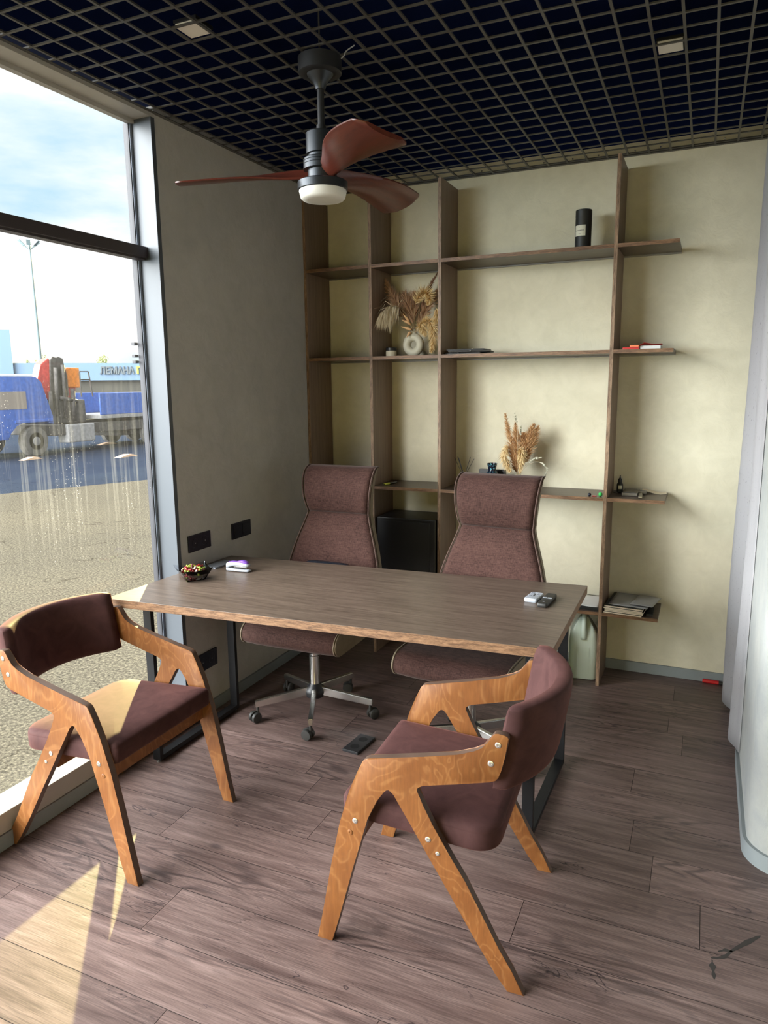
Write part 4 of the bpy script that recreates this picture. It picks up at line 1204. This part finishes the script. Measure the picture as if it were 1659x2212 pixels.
def make_armchair(label, origin, rz):
    root = empty('armchair', origin, rz, label, 'chair', 'plywood armchairs at the desk')
    for s in (-1, 1):
        bm = bmesh.new()
        yo, yi = s * HW, s * (HW - TP)
        prism(bm, [(loc(u), z) for u, z in PANEL], 'y', yo, yi, 0.0022, 0, 1)
        obj('side_panel', bm, ['plywood', 'ply_edge'], root, smooth=30)
        for (u, z, r, m_) in ((.103, .408, .008, 'screw_metal'), (.317, .400, .008, 'screw_metal'), (.344, .364, .006, 'screw_metal'), (.503, .708, .008, 'screw_metal'), (.485, .654, .008, 'screw_metal'), (.087, .369, .008, 'plywood')):
            bm = bmesh.new(); lathe(bm, [(r, 0), (r, 0.0012), (r * .8, 0.0020), (r * .35, 0.0020), (r * .3, 0.0009), (0.0004, 0.0009)], 20, TRS((loc(u), yo, z), rx=-s * PI / 2))
            obj('screw' if m_ == 'screw_metal' else 'plug', bm, m_, root, smooth=40)
    yi = HW - TP - 0.0006
    for (u0, u1, z0, z1) in ((.094, .114, .335, .388), (.318, .338, .335, .388)):
        bm = bmesh.new(); box(bm, loc(u1), loc(u0), -yi, yi, z0, z1, 0.002)
        obj('rail', bm, 'plywood', root)
    # seat cushion
    bm = bmesh.new()
    pillow(bm, loc(.500), loc(.052), -yi, yi, (0.018, 0.075, 0.075, 0.018),
           [(0.010, .388), (0.003, .391), (0.0, .398), (0.0, .440), (0.0012, .4415), (0.0012, .4435), (0.003, .450), (0.010, .457), (0.025, .461), (0.06, .464), (0.12, .466), (0.19, .467)], 8, zf=lambda x, y: -0.030 * (0.23 - x) / 0.45 + 0.012)
    seat = obj('seat', bm, 'velvet', root, smooth=True)
    # curved back pad
    bm = bmesh.new(); rows = []; nv = 40
    zc0, hz0, th = 0.682, 0.118, 0.029
    for i in range(nv + 1):
        v = -1 + 2 * i / nv
        endf = max(0.0, (abs(v) - 0.90) / 0.10)
        uc = .505 + .105 * (1 - abs(v) ** 2.1)
        k_ = math.sqrt(max(0.0, 1 - endf ** 2)) * 0.93 + 0.07 if endf > 0 else 1.0
        row = []
        # cross-section: rounded rect, normal direction of arc
        du = -.105 * 2.1 * abs(v) ** 1.1 * math.copysign(1, v) / yi
        nrm = Vector((-1, -du)); nrm.normalize()      # local (x,y): outward = rearward
        hh = hz0 * (1 - 0.06 * endf); tt = th * k_
        nn = 28
        for j in range(nn):
            a = 2 * PI * j / nn
            ca, sa = math.cos(a), math.sin(a)
            e = 0.42
            p = tt * math.copysign(abs(ca) ** e, ca); q = hh * math.copysign(abs(sa) ** e, sa)
            lean = 0.17 * q
            x = loc(uc) + nrm.x * p - lean; y = v * yi + nrm.y * p * 0.9
            y = max(-yi, min(yi, y))
            row.append(bm.verts.new((x, y, zc0 + q)))
        rows.append(row)
    pr_grid(bm, rows, closed=True); bm.faces.new(rows[0][::-1]); bm.faces.new(rows[-1])
    obj('backrest', bm, 'velvet', root, smooth=True)
    return root
def anchor(P, rz, lx, ly):
    c, s = math.cos(rz), math.sin(rz)
    return (P[0] - (c * lx - s * ly), P[1] - (s * lx + c * ly), 0)
rzB = 3.1957
make_armchair('plywood armchair with brown velvet seat seen from behind, nearest the middle of the room', (1.5213, -2.1611, 0), rzB)
rzA = math.radians(0.12)
make_armchair('plywood armchair with brown velvet seat by the window, sunlight across its seat', (0.279, -2.2215, 0), rzA)

# ================================================================== OFFICE CHAIRS
BACK = [(0.150, .430, .270), (0.165, .50, .270), (0.185, .58, .270), (0.205, .66, .262), (0.225, .74, .245), (0.245, .82, .222), (0.265, .89, .197), (0.280, .94, .180), (0.287, .968, .173), (0.279, .99, .178), (0.268, 1.03, .184), (0.265, 1.07, .189), (0.270, 1.11, .193), (0.283, 1.15, .196), (0.305, 1.180, .197), (0.335, 1.198, .195), (0.362, 1.202, .193)]
def interp_back(z):
    for a, b in zip(BACK, BACK[1:]):
        if a[1] <= z <= b[1]:
            f = (z - a[1]) / (b[1] - a[1]); return tuple(a[i] + (b[i] - a[i]) * f for i in range(3))
    return BACK[-1] if z > BACK[-1][1] else BACK[0]
def make_office_chair(label, origin, rz, star, zip_pull=True):
    root = empty('office_chair', origin, rz, label, 'chair', 'high-backed office chairs behind the desk')
    # star base
    for k in range(5):
        a = math.radians(star + 72 * k)
        bm = bmesh.new()
        prof = [(0.035, 0.098), (0.035, 0.140), (0.300, 0.106), (0.300, 0.074)]
        A = [bm.verts.new((x, -0.011, z)) for x, z in prof]; B = [bm.verts.new((x, 0.011, z)) for x, z in prof]
        bm.faces.new(A); bm.faces.new(B[::-1])
        for i in range(4): bm.faces.new((A[i], B[i], B[(i + 1) % 4], A[(i + 1) % 4]))
        bmesh.ops.bevel(bm, geom=list(bm.edges), offset=0.003, segments=2, affect='EDGES')
        M_ = Matrix.Rotation(a, 4, 'Z')
        bmesh.ops.transform(bm, matrix=M_, verts=bm.verts)
        lg = obj('leg', bm, 'chrome', root, smooth=40)
        cx_ = M_ @ Vector((0.288, 0, 0)); sw = a + (0.9, 2.2, -1.1, 0.4, -2.0)[k]
        Mc = TRS((cx_.x, cx_.y, 0), sw)
        bm = bmesh.new()
        for s in (-1, 1):
            lathe(bm, [(0.010, -0.010), (0.023, -0.009), (0.0265, -0.004), (0.0265, 0.004), (0.021, 0.009), (0.008, 0.010)], 20, Mc @ TRS((0.016, s * 0.014, 0.0268), rx=PI / 2))
        lathe(bm, [(0.007, 0.030), (0.007, 0.076)], 12, Mc)
        # hood
        hp = [(0.0, 0.046)] + [(0.016 + 0.030 * math.cos(math.radians(q)), 0.0268 + 0.030 * math.sin(math.radians(q))) for q in range(150, 15, -15)] + [(0.030, 0.040), (0.0, 0.030)]
        prism(bm, hp, 'y', -0.0035, 0.0035, M=Mc)
        prism(bm, hp, 'y', -0.020, -0.0235, M=Mc) if False else None
        obj('caster', bm, 'rubber', lg, smooth=40)
    bm = bmesh.new(); lathe(bm, [(0.030, 0.080), (0.046, 0.090), (0.052, 0.112), (0.048, 0.132), (0.032, 0.146), (0.027, 0.156)], 32)
    obj('hub', bm, 'black_plastic', root, smooth=40)
    bm = bmesh.new(); lathe(bm, [(0.0255, 0.150), (0.0255, 0.300), (0.023, 0.302), (0.023, 0.312), (0.0145, 0.314), (0.0145, 0.385)], 28)
    obj('gas_lift', bm, 'chrome', root, smooth=40)
    bm = bmesh.new(); box(bm, -0.075, 0.075, -0.11, 0.10, 0.370, 0.398, 0.006); box(bm, 0.06, 0.20, -0.02, -0.008, 0.378, 0.386, 0.002)
    obj('mechanism', bm, 'black_metal', root)
    # seat: profile (y,z) extruded across
    W = 0.250
    SP = [(0.205, .402), (-0.17, .400), (-0.212, .404), (-0.240, .414), (-0.257, .432), (-0.262, .455), (-0.255, .480), (-0.236, .500), (-0.200, .513), (-0.10, .517), (0.10, .508), (0.205, .500)]
    bm = bmesh.new(); rows = []
    n = 24
    for i in range(n + 1):
        v = -1 + 2 * i / n; x = v * (W - 0.006); k_ = 1 - 0.06 * abs(v) ** 4; dz = 0.0
        rows.append([bm.verts.new((x, -0.03 + (y + 0.03) * (1 - 0.03 * abs(v) ** 6), 0.455 + (z - 0.455) * k_)) for (y, z) in [(p.x, p.y) for p in smooth_path([(a_, b_, 0) for a_, b_ in SP], 44)]])
    pr_grid(bm, rows, closed=True); bm.faces.new(rows[0][::-1]); bm.faces.new(rows[-1])
    seat = obj('seat', bm, 'woven_brown', root, smooth=50)
    for s in (-1, 1):
        bm = bmesh.new(); pp = [(p.x, p.y) for p in smooth_path([(a_, b_, 0) for a_, b_ in SP], 44)]
        cy_, cz_ = -0.03, 0.455
        prism(bm, [(cy_ + (a_ - cy_) * 0.955, cz_ + (b_ - cz_) * 0.93) for a_, b_ in pp], 'x', s * (W - 0.0055), s * (W + 0.004))
        obj('side_panel', bm, 'beige_vinyl', seat, smooth=40)
        bm = bmesh.new(); tube(bm, [(s * (W - 0.004), cy_ + (a_ - cy_) * 0.975, cz_ + (b_ - cz_) * 0.955) for a_, b_ in pp], 0.0030, 6, closed=False)
        obj('piping', bm, 'beige_vinyl', seat, smooth=True)
    # back shell (beige) and front cushion (woven)
    NB = 44; zs = [0.430 + (1.202 - 0.430) * (i / NB) for i in range(NB + 1)]
    PB = smooth_path([(a_, b_, c_) for a_, b_, c_ in BACK], NB)
    bm = bmesh.new(); rows = []
    for p in PB:
        y, z, hw = p.x, p.y, p.z
        topf = max(0, (z - 1.12) / 0.085)
        dp = 0.088 - 0.055 * min(1, topf) ** 2
        r_ = []
        sec = [(-1.0, 0.010), (-1.012, 0.03), (-0.99, 0.6), (-0.90, 0.95), (-0.6, 1.0), (0, 1.02), (0.6, 1.0), (0.90, 0.95), (0.99, 0.6), (1.012, 0.03), (1.0, 0.010)]
        for (fx, fy) in sec:
            wing = 0.0
            if abs(fx) > 0.95: pass
            r_.append(bm.verts.new((fx * hw, y + fy * dp, z - 0.02 * fy * min(1, topf))))
        rows.append(r_)
    pr_grid(bm, rows)
    a_ = rows[0]; bm.faces.new(a_); bm.faces.new(rows[-1][::-1])
    for r0_, r1_ in zip(rows, rows[1:]):
        bm.faces.new((r0_[-1], r0_[0], r1_[0], r1_[-1]))
    back = obj('backrest', bm, 'beige_vinyl', root, smooth=45)
    # split in head cushion and lower cushion at the crease (z .968)
    def cushion(zlo, zhi, name):
        bm = bmesh.new(); rows = []; m = 30; nx = 22
        Pz = [p for p in PB if zlo - 1e-4 <= p.y <= zhi + 1e-4]
        for j, p in enumerate(Pz):
            y, z, hw = p.x, p.y, p.z
            fz = j / (len(Pz) - 1)
            edge = min(1.0, min(fz, 1 - fz) * 9 + 0.0)
            bulz = math.sqrt(max(0, 1 - (1 - edge) ** 2))
            r_ = []
            for i in range(nx + 1):
                v = -1 + 2 * i / nx
                ev = min(1.0, (1 - abs(v)) * 9); bv = math.sqrt(max(0, 1 - (1 - ev) ** 2))
                bulge = 0.004 + 0.016 * bv * (0.35 + 0.65 * bulz)
                r_.append(bm.verts.new((v * (hw - 0.004), y - bulge + 0.004, z)))
            rows.append(r_)
        pr_grid(bm, rows)
        # rim back to the shell
        ring = rows[0] + [r[-1] for r in rows[1:]] + rows[-1][-2::-1] + [r[0] for r in rows[-2:0:-1]]
        rb_ = [bm.verts.new((v.co.x, v.co.y + 0.012, v.co.z)) for v in ring]
        k = len(ring)
        for i in range(k): bm.faces.new((ring[i], ring[(i + 1) % k], rb_[(i + 1) % k], rb_[i]))
        return obj(name, bm, 'woven_brown', root, smooth=60)
    cushion(0.430, 0.972, 'back_cushion')
    cushion(0.960, 1.205, 'head_cushion')
    for s in (-1, 1):
        for dx, m_ in ((0.0, 'brown_piping'), (0.013, 'brown_piping')):
            bm = bmesh.new(); tube(bm, [(s * (p.z + 0.0005 + dx * 0.15), p.x - 0.006 + dx, p.y) for p in PB], 0.0036 if dx == 0 else 0.003, 7)
            obj('piping', bm, m_, back, smooth=True)
    if zip_pull:
        bm = bmesh.new(); tube(bm, [(W + 0.030, 0.17, .425), (W + 0.031, 0.168, .405), (W + 0.036, 0.168, .398), (W + 0.040, 0.168, .378), (W + 0.034, 0.168, .372), (W + 0.029, 0.168, .382), (W + 0.031, 0.168, .400)], 0.0025, 6)
        obj('zip_pull', bm, 'brushed_steel', back, smooth=True)
        bm = bmesh.new(); tube(bm, smooth_path([(W + 0.020, 0.145, .52), (W + 0.022, 0.135, .47), (W + 0.024, 0.145, .435), (W + 0.024, 0.185, .425), (W + 0.022, 0.24, .435)], 16), 0.009, 8)
        obj('side_trim', bm, 'beige_vinyl', back, smooth=True)
    return root
make_office_chair('high-backed brown office chair on the left behind the desk, nearest the grey wall', (0.493, -1.148, 0), math.radians(0), 7)
make_office_chair('high-backed brown office chair on the right behind the desk', (1.325, -1.245, 0), math.radians(-5), -14, False)
# black bag standing on the left chair's seat
bm = bmesh.new(); rows = []
for i in range(17):
    v = -1 + 2 * i / 16
    hgt = 0.226 * math.sqrt(max(0.0, 1 - abs(v) ** 7)) + 0.006; th = 0.052 * math.sqrt(max(0.02, 1 - abs(v) ** 4))
    r_ = []
    for j in range(16):
        a = 2 * PI * j / 16
        r_.append(bm.verts.new((0.515 + v * 0.170, -1.030 + th * math.copysign(abs(math.cos(a)) ** 0.8, math.cos(a)), 0.519 + hgt / 2 + hgt / 2 * math.copysign(abs(math.sin(a)) ** 0.8, math.sin(a)))))
    rows.append(r_)
pr_grid(bm, rows, closed=True); bm.faces.new(rows[0][::-1]); bm.faces.new(rows[-1])
tag(obj('black_bag', bm, 'leather_black', smooth=True), 'shiny black bag on the seat of the left office chair, just above the desk edge', 'bag')

# ================================================================== CEILING FAN
FX, FY = 0.8847, -1.6654
fan = empty('ceiling_fan', (FX, FY, 0), 0, 'dark ceiling fan with three carved wooden blades and a round light', 'fan')
bm = bmesh.new(); lathe(bm, [(0.0713, 2.733), (0.0756, 2.731), (0.0756, 2.682), (0.0713, 2.679), (0.0464, 2.679)], 44); obj('canopy', bm, 'gunmetal_dark', fan, smooth=40)
bm = bmesh.new(); lathe(bm, [(0.0464, 2.6795), (0.0432, 2.674), (0.0324, 2.662), (0.0227, 2.648), (0.0178, 2.634), (0.0167, 2.630), (0.0140, 2.630)], 36); obj('canopy_cover', bm, 'gunmetal', fan, smooth=50)
bm = bmesh.new(); lathe(bm, [(0.0124, 2.640), (0.0124, 2.515), (0.0173, 2.514), (0.0173, 2.488)], 20, cap=True); obj('rod', bm, 'gunmetal_dark', fan, smooth=40)
bm = bmesh.new(); lathe(bm, [(0.0032, 2.732), (0.003, 3.34)], 10); obj('hanger_stud', bm, 'gunmetal_dark', fan, smooth=True)
bm = bmesh.new(); lathe(bm, [(0.0151, 2.490), (0.0529, 2.489), (0.0562, 2.486), (0.0562, 2.418), (0.0486, 2.416), (0.0486, 2.404), (0.0648, 2.403), (0.0670, 2.400), (0.0670, 2.394), (0.0648, 2.393), (0.0670, 2.392), (0.0670, 2.384), (0.0648, 2.383), (0.0670, 2.382), (0.0670, 2.366), (0.0518, 2.364), (0.0518, 2.330)], 44)
obj('motor_housing', bm, 'gunmetal', fan, smooth=35)
bm = bmesh.new(); lathe(bm, [(0.0540, 2.330), (0.0842, 2.328), (0.0896, 2.324), (0.0896, 2.299), (0.0864, 2.297)], 48); kit = obj('light_ring', bm, 'gunmetal', fan, smooth=35)
bm = bmesh.new(); lathe(bm, [(0.0842, 2.299), (0.0853, 2.294), (0.0799, 2.272), (0.0734, 2.266), (0.0540, 2.263), (0.0022, 2.262)], 48); obj('diffuser', bm, 'diffuser', fan, smooth=50)
def blade(ang):
    bm = bmesh.new(); n = 40; m = 12
    top = []; bot = []
    for i in range(n + 1):
        f = i / n; r = 0.035 + 0.487 * f
        # width grows from a slim root to a broad paddle
        wdt = 0.032 + 0.062 * (1 - math.exp(-((f * 2.1) ** 2)))
        if f > 0.94:
            q = (f - 0.94) / 0.06; wdt *= math.sqrt(max(0.02, 1 - 0.55 * q * q))
        pitch = math.radians(26) * math.exp(-((f / 0.30) ** 2)) + math.radians(14)
        bow = 0.010 * math.sin(f * PI) - 0.012 * f + 0.010
        side = -0.030 * math.sin(f * PI * 0.9)
        tr = []; br = []
        for j in range(m + 1):
            v = -1 + 2 * j / m
            y = v * wdt + side; zz = 2.345 + bow - math.sin(pitch) * v * wdt - 0.006 * (1 - v * v)
            y = side + math.cos(pitch) * v * wdt
            th = 0.0065 * math.sqrt(max(0.03, 1 - abs(v) ** 3)) + 0.001
            tr.append(bm.verts.new((r, y, zz + th))); br.append(bm.verts.new((r, y, zz - th)))
        top.append(tr); bot.append(br)
    pr_grid(bm, top); pr_grid(bm, bot)
    for a, b in ((top, bot),):
        for i in range(n):
            bm.faces.new((a[i][0], a[i + 1][0], b[i + 1][0], b[i][0])); bm.faces.new((a[i][-1], a[i + 1][-1], b[i + 1][-1], b[i][-1]))
        for j in range(m):
            bm.faces.new((a[0][j], a[0][j + 1], b[0][j + 1], b[0][j])); bm.faces.new((a[n][j], a[n][j + 1], b[n][j + 1], b[n][j]))
    o = obj('blade', bm, 'fan_wood', fan, smooth=50)
    o.rotation_euler = (0, 0, math.radians(ang))
    return o
for a in (-160, -40, 80): blade(a)
# wires poking out of the grid beside the canopy
bm = bmesh.new(); tube(bm, smooth_path([(FX + 0.073, FY + 0.02, 2.725), (FX + 0.085, FY + 0.02, 2.732), (FX + 0.092, FY + 0.022, 2.745), (FX + 0.13, FY + 0.01, 2.752)], 12), 0.0022, 6)
tag(obj('loose_wire', bm, 'white_plastic', smooth=True), 'short loose white wire beside the fan canopy', 'wire')

# downlights in two grid cells
for (x, y, lab) in ((GX - 15 * s_ + 0.05, -GY - 18 * s_ - 0.05, 'square white downlight in the grid above the window side'), (GX - 0.05, -GY - 10 * s_ - 0.05, 'square white downlight in the grid near the back right')):
    t = empty('downlight', (x, y, H + 0.006), 0, lab, 'light', 'downlights in the ceiling grid')
    bm = bmesh.new()
    box(bm, -0.0445, 0.0445, -0.0445, 0.0445, 0.012, 0.022, 0.001); obj('housing', bm, 'black_metal', t)
    bm = bmesh.new(); box(bm, -0.040, 0.040, -0.040, 0.040, 0.001, 0.0118, 0.001); obj('panel', bm, 'downlight_white', t)

# ================================================================== OUTSIDE
GZ = -0.60
bm = bmesh.new()
vv = [bm.verts.new(p) for p in ((-0.13, -40, GZ), (-0.13, 60, GZ), (-9.4, 22, GZ), (-10.0, 9.55, GZ), (-11.46, 6.4, GZ), (-16.0, -4.0, GZ), (-30, -40, GZ))]
bm.faces.new(vv)
tag(obj('ground', bm, 'ground_concrete'), kind='structure')
bm = bmesh.new()
vv = [bm.verts.new(p) for p in ((-0.13, 60, GZ), (-9.4, 22, GZ), (-10.0, 9.55, GZ), (-11.46, 6.4, GZ), (-16.0, -4.0, GZ), (-30, -40, GZ), (-400, -40, GZ), (-400, 400, GZ), (-0.13, 400, GZ))]  # zone starts at the shadow edge; most of its darkness is painted shade
bm.faces.new(vv[::-1])
tag(obj('ground', bm, 'shaded_asphalt'), kind='structure')
# foundation edge below the window
bm = bmesh.new(); box(bm, -0.16, -0.12, -7.3, 0.2, GZ, 0.06)
tag(obj('wall_left', bm, 'baseboard'), kind='structure')

# truck (parallel to the window, driving towards -y)
TX = -17.8
tk = empty('crane_truck', (TX, 14.0, GZ), 0, 'blue flatbed truck with a red crane parked outside the window', 'truck')
def tb(x0, x1, y0, y1, z0, z1, name, m, bev=0.03, parent=None):
    bm = bmesh.new(); box(bm, x0, x1, y0 - 14.0, y1 - 14.0, z0, z1, bev); return obj(name, bm, m, parent or tk)
# side profile of the cab: (y,z)
bm = bmesh.new()
prism(bm, [(y - 14.0, z) for y, z in ((10.55, 0.62), (10.50, 1.35), (10.80, 2.45), (11.05, 2.58), (13.0, 2.58), (13.2, 2.42), (13.55, 1.3), (13.55, 1.02), (13.42, 1.08), (13.1, 1.20), (12.6, 1.22), (12.1, 1.08), (11.85, 0.85), (11.8, 0.62))], 'x', -2.4, 0.0, 0.04)
cab = obj('cab', bm, 'truck_blue', tk, smooth=30)
tb(-2.3, -0.10, 11.0, 12.98, 2.585, 2.66, 'roof_panel', 'truck_roof', 0.02, cab)
tb(-0.02, 0.012, 11.45, 12.55, 1.56, 2.12, 'side_window', 'truck_window', 0.01, cab)
tb(-2.3, -0.1, 13.60, 20.8, 0.62, 0.98, 'chassis', 'truck_dark')
tb(-0.5, 0.02, 14.1, 15.3, 0.35, 0.98, 'fuel_tank', 'truck_grey', 0.05)
bd_ = tb(-2.4, 0.0, 15.65, 21.0, 1.10, 1.24, 'flatbed', 'truck_grey', 0.02)
tb(-0.06, 0.0, 15.65, 21.0, 1.24, 2.02, 'side_board', 'truck_blue', 0.02, bd_)
tb(-2.4, -2.34, 15.65, 21.0, 1.24, 2.02, 'side_board', 'truck_blue', 0.02, bd_)
tb(-2.0, -0.35, 14.0, 15.3, 0.98, 1.80, 'crane_base', 'truck_dark', 0.06)
bm = bmesh.new()
prism(bm, [(y - 14.0, z) for y, z in ((13.38, 2.35), (13.62, 3.00), (13.95, 3.22), (14.05, 3.05), (14.02, 2.2), (14.0, 1.75), (13.75, 1.85))], 'x', -0.75, -0.45, 0.03)
prism(bm, [(y - 14.0, z) for y, z in ((14.55, 1.55), (14.95, 1.6), (15.10, 2.45), (14.86, 2.5))], 'x', -0.8, -0.5, 0.02)
cr2 = obj('crane_boom', bm, 'crane_red', tk)
bm = bmesh.new()
prism(bm, [(y - 14.0, z) for y, z in ((13.85, 1.5), (13.92, 2.5), (13.98, 3.16), (14.1, 3.28), (14.2, 3.18), (14.32, 3.28), (14.52, 3.22), (14.62, 2.7), (14.66, 2.0), (14.4, 1.5))], 'x', -0.74, -0.40, 0.04)
obj('boom_joint', bm, 'truck_dark', cr2)
for (ya, za, yb, zb, rr0) in ((14.0, 1.3, 14.1, 2.9, .07), (14.35, 1.2, 14.4, 3.0, .06), (14.7, 1.1, 14.75, 2.2, .08), (13.75, 1.2, 13.8, 2.1, .06), (14.15, 1.9, 14.9, 1.75, .07)):
    bm = bmesh.new(); tube(bm, [(-0.32, ya - 14.0, za), (-0.32, yb - 14.0, zb)], rr0, 10); obj('hydraulic_tube', bm, 'truck_dark', cr2, smooth=True)
tb(-1.2, -0.45, 14.70, 15.25, 2.22, 2.92, 'oil_tank', 'crane_orange', 0.05)
bm = bmesh.new()
for (a, b) in (((0, 15.1, 1.9), (0, 15.1, 2.78)), ((0, 15.62, 1.9), (0, 15.5, 2.78)), ((0, 15.1, 2.78), (0, 15.5, 2.78)), ((0, 15.1, 2.5), (0, 15.5, 2.5))):
    tube(bm, [(-0.3, a[1] - 14.0, a[2]), (-0.3, b[1] - 14.0, b[2])], 0.025, 6)
obj('guard_rail', bm, 'truck_dark', tk)
tb(-0.12, 0.03, 12.05, 13.5, 1.12, 1.22, 'wheel_arch', 'truck_blue', 0.02, cab)
for wy in (12.82, 18.3, 19.6):
    for sx in (0, -2.05):
        bm = bmesh.new(); lathe(bm, [(0.30, -0.15), (0.46, -0.14), (0.505, -0.09), (0.505, 0.09), (0.46, 0.14), (0.30, 0.15)], 36, TRS((sx - 0.17, wy - 14.0, 0.505), ry=PI / 2))
        wh = obj('wheel', bm, 'tyre', tk, smooth=35)
        bm = bmesh.new(); lathe(bm, [(0.285, 0.10), (0.27, 0.06), (0.16, 0.05), (0.14, 0.12), (0.10, 0.13), (0.01, 0.13)], 28, TRS((sx - 0.12, wy - 14.0, 0.505), ry=PI / 2))
        obj('hub', bm, 'wheel_rim', wh, smooth=35)
tb(-2.3, -0.4, 16.8, 20.4, 0.40, 1.0, 'axle_frame', 'truck_dark', 0.05)
for (bx_, by_, l_, lab) in ((-17.2, 12.0, 0.7, 'sandy wedge board on the ground by the front wheel of the truck'), (-14.9, 13.7, 0.8, 'pale board lying on the asphalt in front of the truck'), (-19.4, 17.4, 0.9, 'pale board under the bed of the truck')):
    bm = bmesh.new(); prism(bm, [(-l_ / 2, 0), (l_ / 2, 0), (l_ / 4, 0.07), (0, 0.08)], 'x', -0.12, 0.12)
    o = obj('wooden_board', bm, 'board_orange'); o.location = (bx_, by_, GZ + 0.002); tag(o, lab, 'board', 'boards on the asphalt by the truck')

# store building across the yard, about 150 m away
def polar(az, dist):
    a = math.radians(az); return Vector((2.189 + dist * math.sin(a), -4.075 + dist * math.cos(a), 0))
bd0, bd1 = polar(-58, 150), polar(-34, 150)
ux = (bd1 - bd0).normalized(); nx_ = Vector((ux.y, -ux.x, 0))      # towards the camera
if nx_.dot(Vector((2.2, -4.07, 0)) - bd0) < 0: nx_ = -nx_
Bm = Matrix(((ux.x, -nx_.x, 0, bd0.x), (ux.y, -nx_.y, 0, bd0.y), (0, 0, 1, 0), (0, 0, 0, 1)))
Lb = (bd1 - bd0).length
st_ = empty('store_building', bd0, 0, 'long pale blue store building across the yard with a lettered front', 'building')
st_.matrix_world = Bm
bm = bmesh.new(); box(bm, 0, Lb, 0, 40, 2.95, 6.15); obj('facade', bm, 'building_blue', st_)
bm = bmesh.new(); box(bm, 0, Lb, 1.0, 39, GZ, 2.95); obj('shop_front', bm, 'building_band', st_)
def along(az):  # distance along the facade where a sight line meets it
    d = Vector((math.sin(math.radians(az)), math.cos(math.radians(az)), 0)); o_ = Vector((2.189, -4.075, 0))
    A = Matrix(((d.x, -ux.x), (d.y, -ux.y))); r_ = A.inverted() @ Vector((bd0.x - o_.x, bd0.y - o_.y)); return r_[1]
xt = along(-50.85)
bm = bmesh.new(); box(bm, 0, xt, -0.6, 30, GZ, 11.9); obj('tower', bm, 'building_blue', st_)
def text_obj(body, x, z, width, height, m):
    cu_ = bpy.data.curves.new('txt', 'FONT'); cu_.body = body; cu_.extrude = 0.12; cu_.offset = 0.03; cu_.align_x = 'LEFT'
    to = bpy.data.objects.new('txt', cu_); C.objects.link(to)
    bpy.context.view_layer.update()
    me = bpy.data.meshes.new_from_object(to.evaluated_get(bpy.context.evaluated_depsgraph_get()))
    C.objects.unlink(to); bpy.data.objects.remove(to)
    xs = [v.co.x for v in me.vertices]; ys = [v.co.y for v in me.vertices]
    x0_, x1_, y0_, y1_ = min(xs), max(xs), min(ys), max(ys)
    for v in me.vertices:
        a_ = (v.co.x - x0_) / (x1_ - x0_) * width; b_ = (v.co.y - y0_) / (y1_ - y0_) * height; c_ = v.co.z
        v.co = (x + a_, -0.15 - c_, z + b_)
    me.materials.clear(); me.materials.append(MATS[m])
    o = bpy.data.objects.new('sign_lettering', me); C.objects.link(o); o.parent = st_
    return o
xs0, xs1, xs2 = along(-45.25), along(-42.72), along(-42.1)
text_obj('ЛЕМАНА', xs0, 4.10, xs1 - xs0 - 0.35, 1.45, 'sign_dark')['label'] = 'dark sign letters'
text_obj('П', xs1 + 0.1, 4.10, 1.35, 1.45, 'sign_yellow')['label'] = 'yellow sign letter'
for (ax_, hh, w_) in ((-44.6, 0.9, 1.8), (-42.6, 0.35, 1.0)):
    bm = bmesh.new(); xx = along(ax_); box(bm, xx, xx + w_, 6, 8, 6.15, 6.15 + hh); obj('roof_unit', bm, 'truck_grey', st_)
# tree tops just above the roof line
def far_tree(az, dist, h, r, label, seed):
    p = polar(az, dist); t = empty('tree', (p.x, p.y, GZ), 0, label, 'tree', 'far trees beyond the store')
    bm = bmesh.new(); tube(bm, [(0, 0, 0), (0, 0, h - r)], [0.3, 0.15], 8); obj('trunk', bm, 'truck_dark', t)
    bm = bmesh.new(); rd = random.Random(seed)
    for _ in range(420):
        d = Vector((rd.gauss(0, 1), rd.gauss(0, 1), rd.gauss(0, 1))).normalized() * r * rd.random() ** 0.4
        c_ = Vector((0, 0, h - r)) + Vector((d.x, d.y, d.z * 1.2)); s = r * 0.16
        q = [c_ + Vector((rd.uniform(-s, s), rd.uniform(-s, s), rd.uniform(-s, s))) for _k in range(4)]
        bm.faces.new([bm.verts.new(x) for x in q])
    obj('crown', bm, 'leaf_far', t, recalc=False)
far_tree(-49.0, 205, 10.2, 1.8, 'far tree top showing above the store roof left of the crane', 1)
far_tree(-50.0, 208, 9.4, 0.8, 'smallest far tree top beside the lamp mast', 2)
far_tree(-44.95, 205, 10.4, 1.6, 'far tree top above the store lettering', 3)
# lamp mast
lm = polar(-49.15, 62)
mt = empty('lamp_mast', (lm.x, lm.y, GZ), 0, 'very tall slender lamp mast with a crown of floodlights outside', 'lamp')
bm = bmesh.new(); tube(bm, [(0, 0, 0), (0, 0, 5), (0, 0, 12.8)], [0.22, 0.17, 0.09], 12); obj('pole', bm, 'mast_metal', mt, smooth=40)
for k in range(6):
    a = 2 * PI * k / 6 + 0.3; c_, s__ = math.cos(a), math.sin(a)
    bm = bmesh.new(); tube(bm, [(0, 0, 12.35), (0.45 * c_, 0.45 * s__, 12.75)], 0.03, 6)
    box(bm, -0.25, 0.25, -0.14, 0.14, -0.03, 0.03, M=TRS((0.60 * c_, 0.60 * s__, 12.85), a) @ Matrix.Rotation(-0.7, 4, 'Y'))
    obj('floodlight', bm, 'mast_metal', mt)
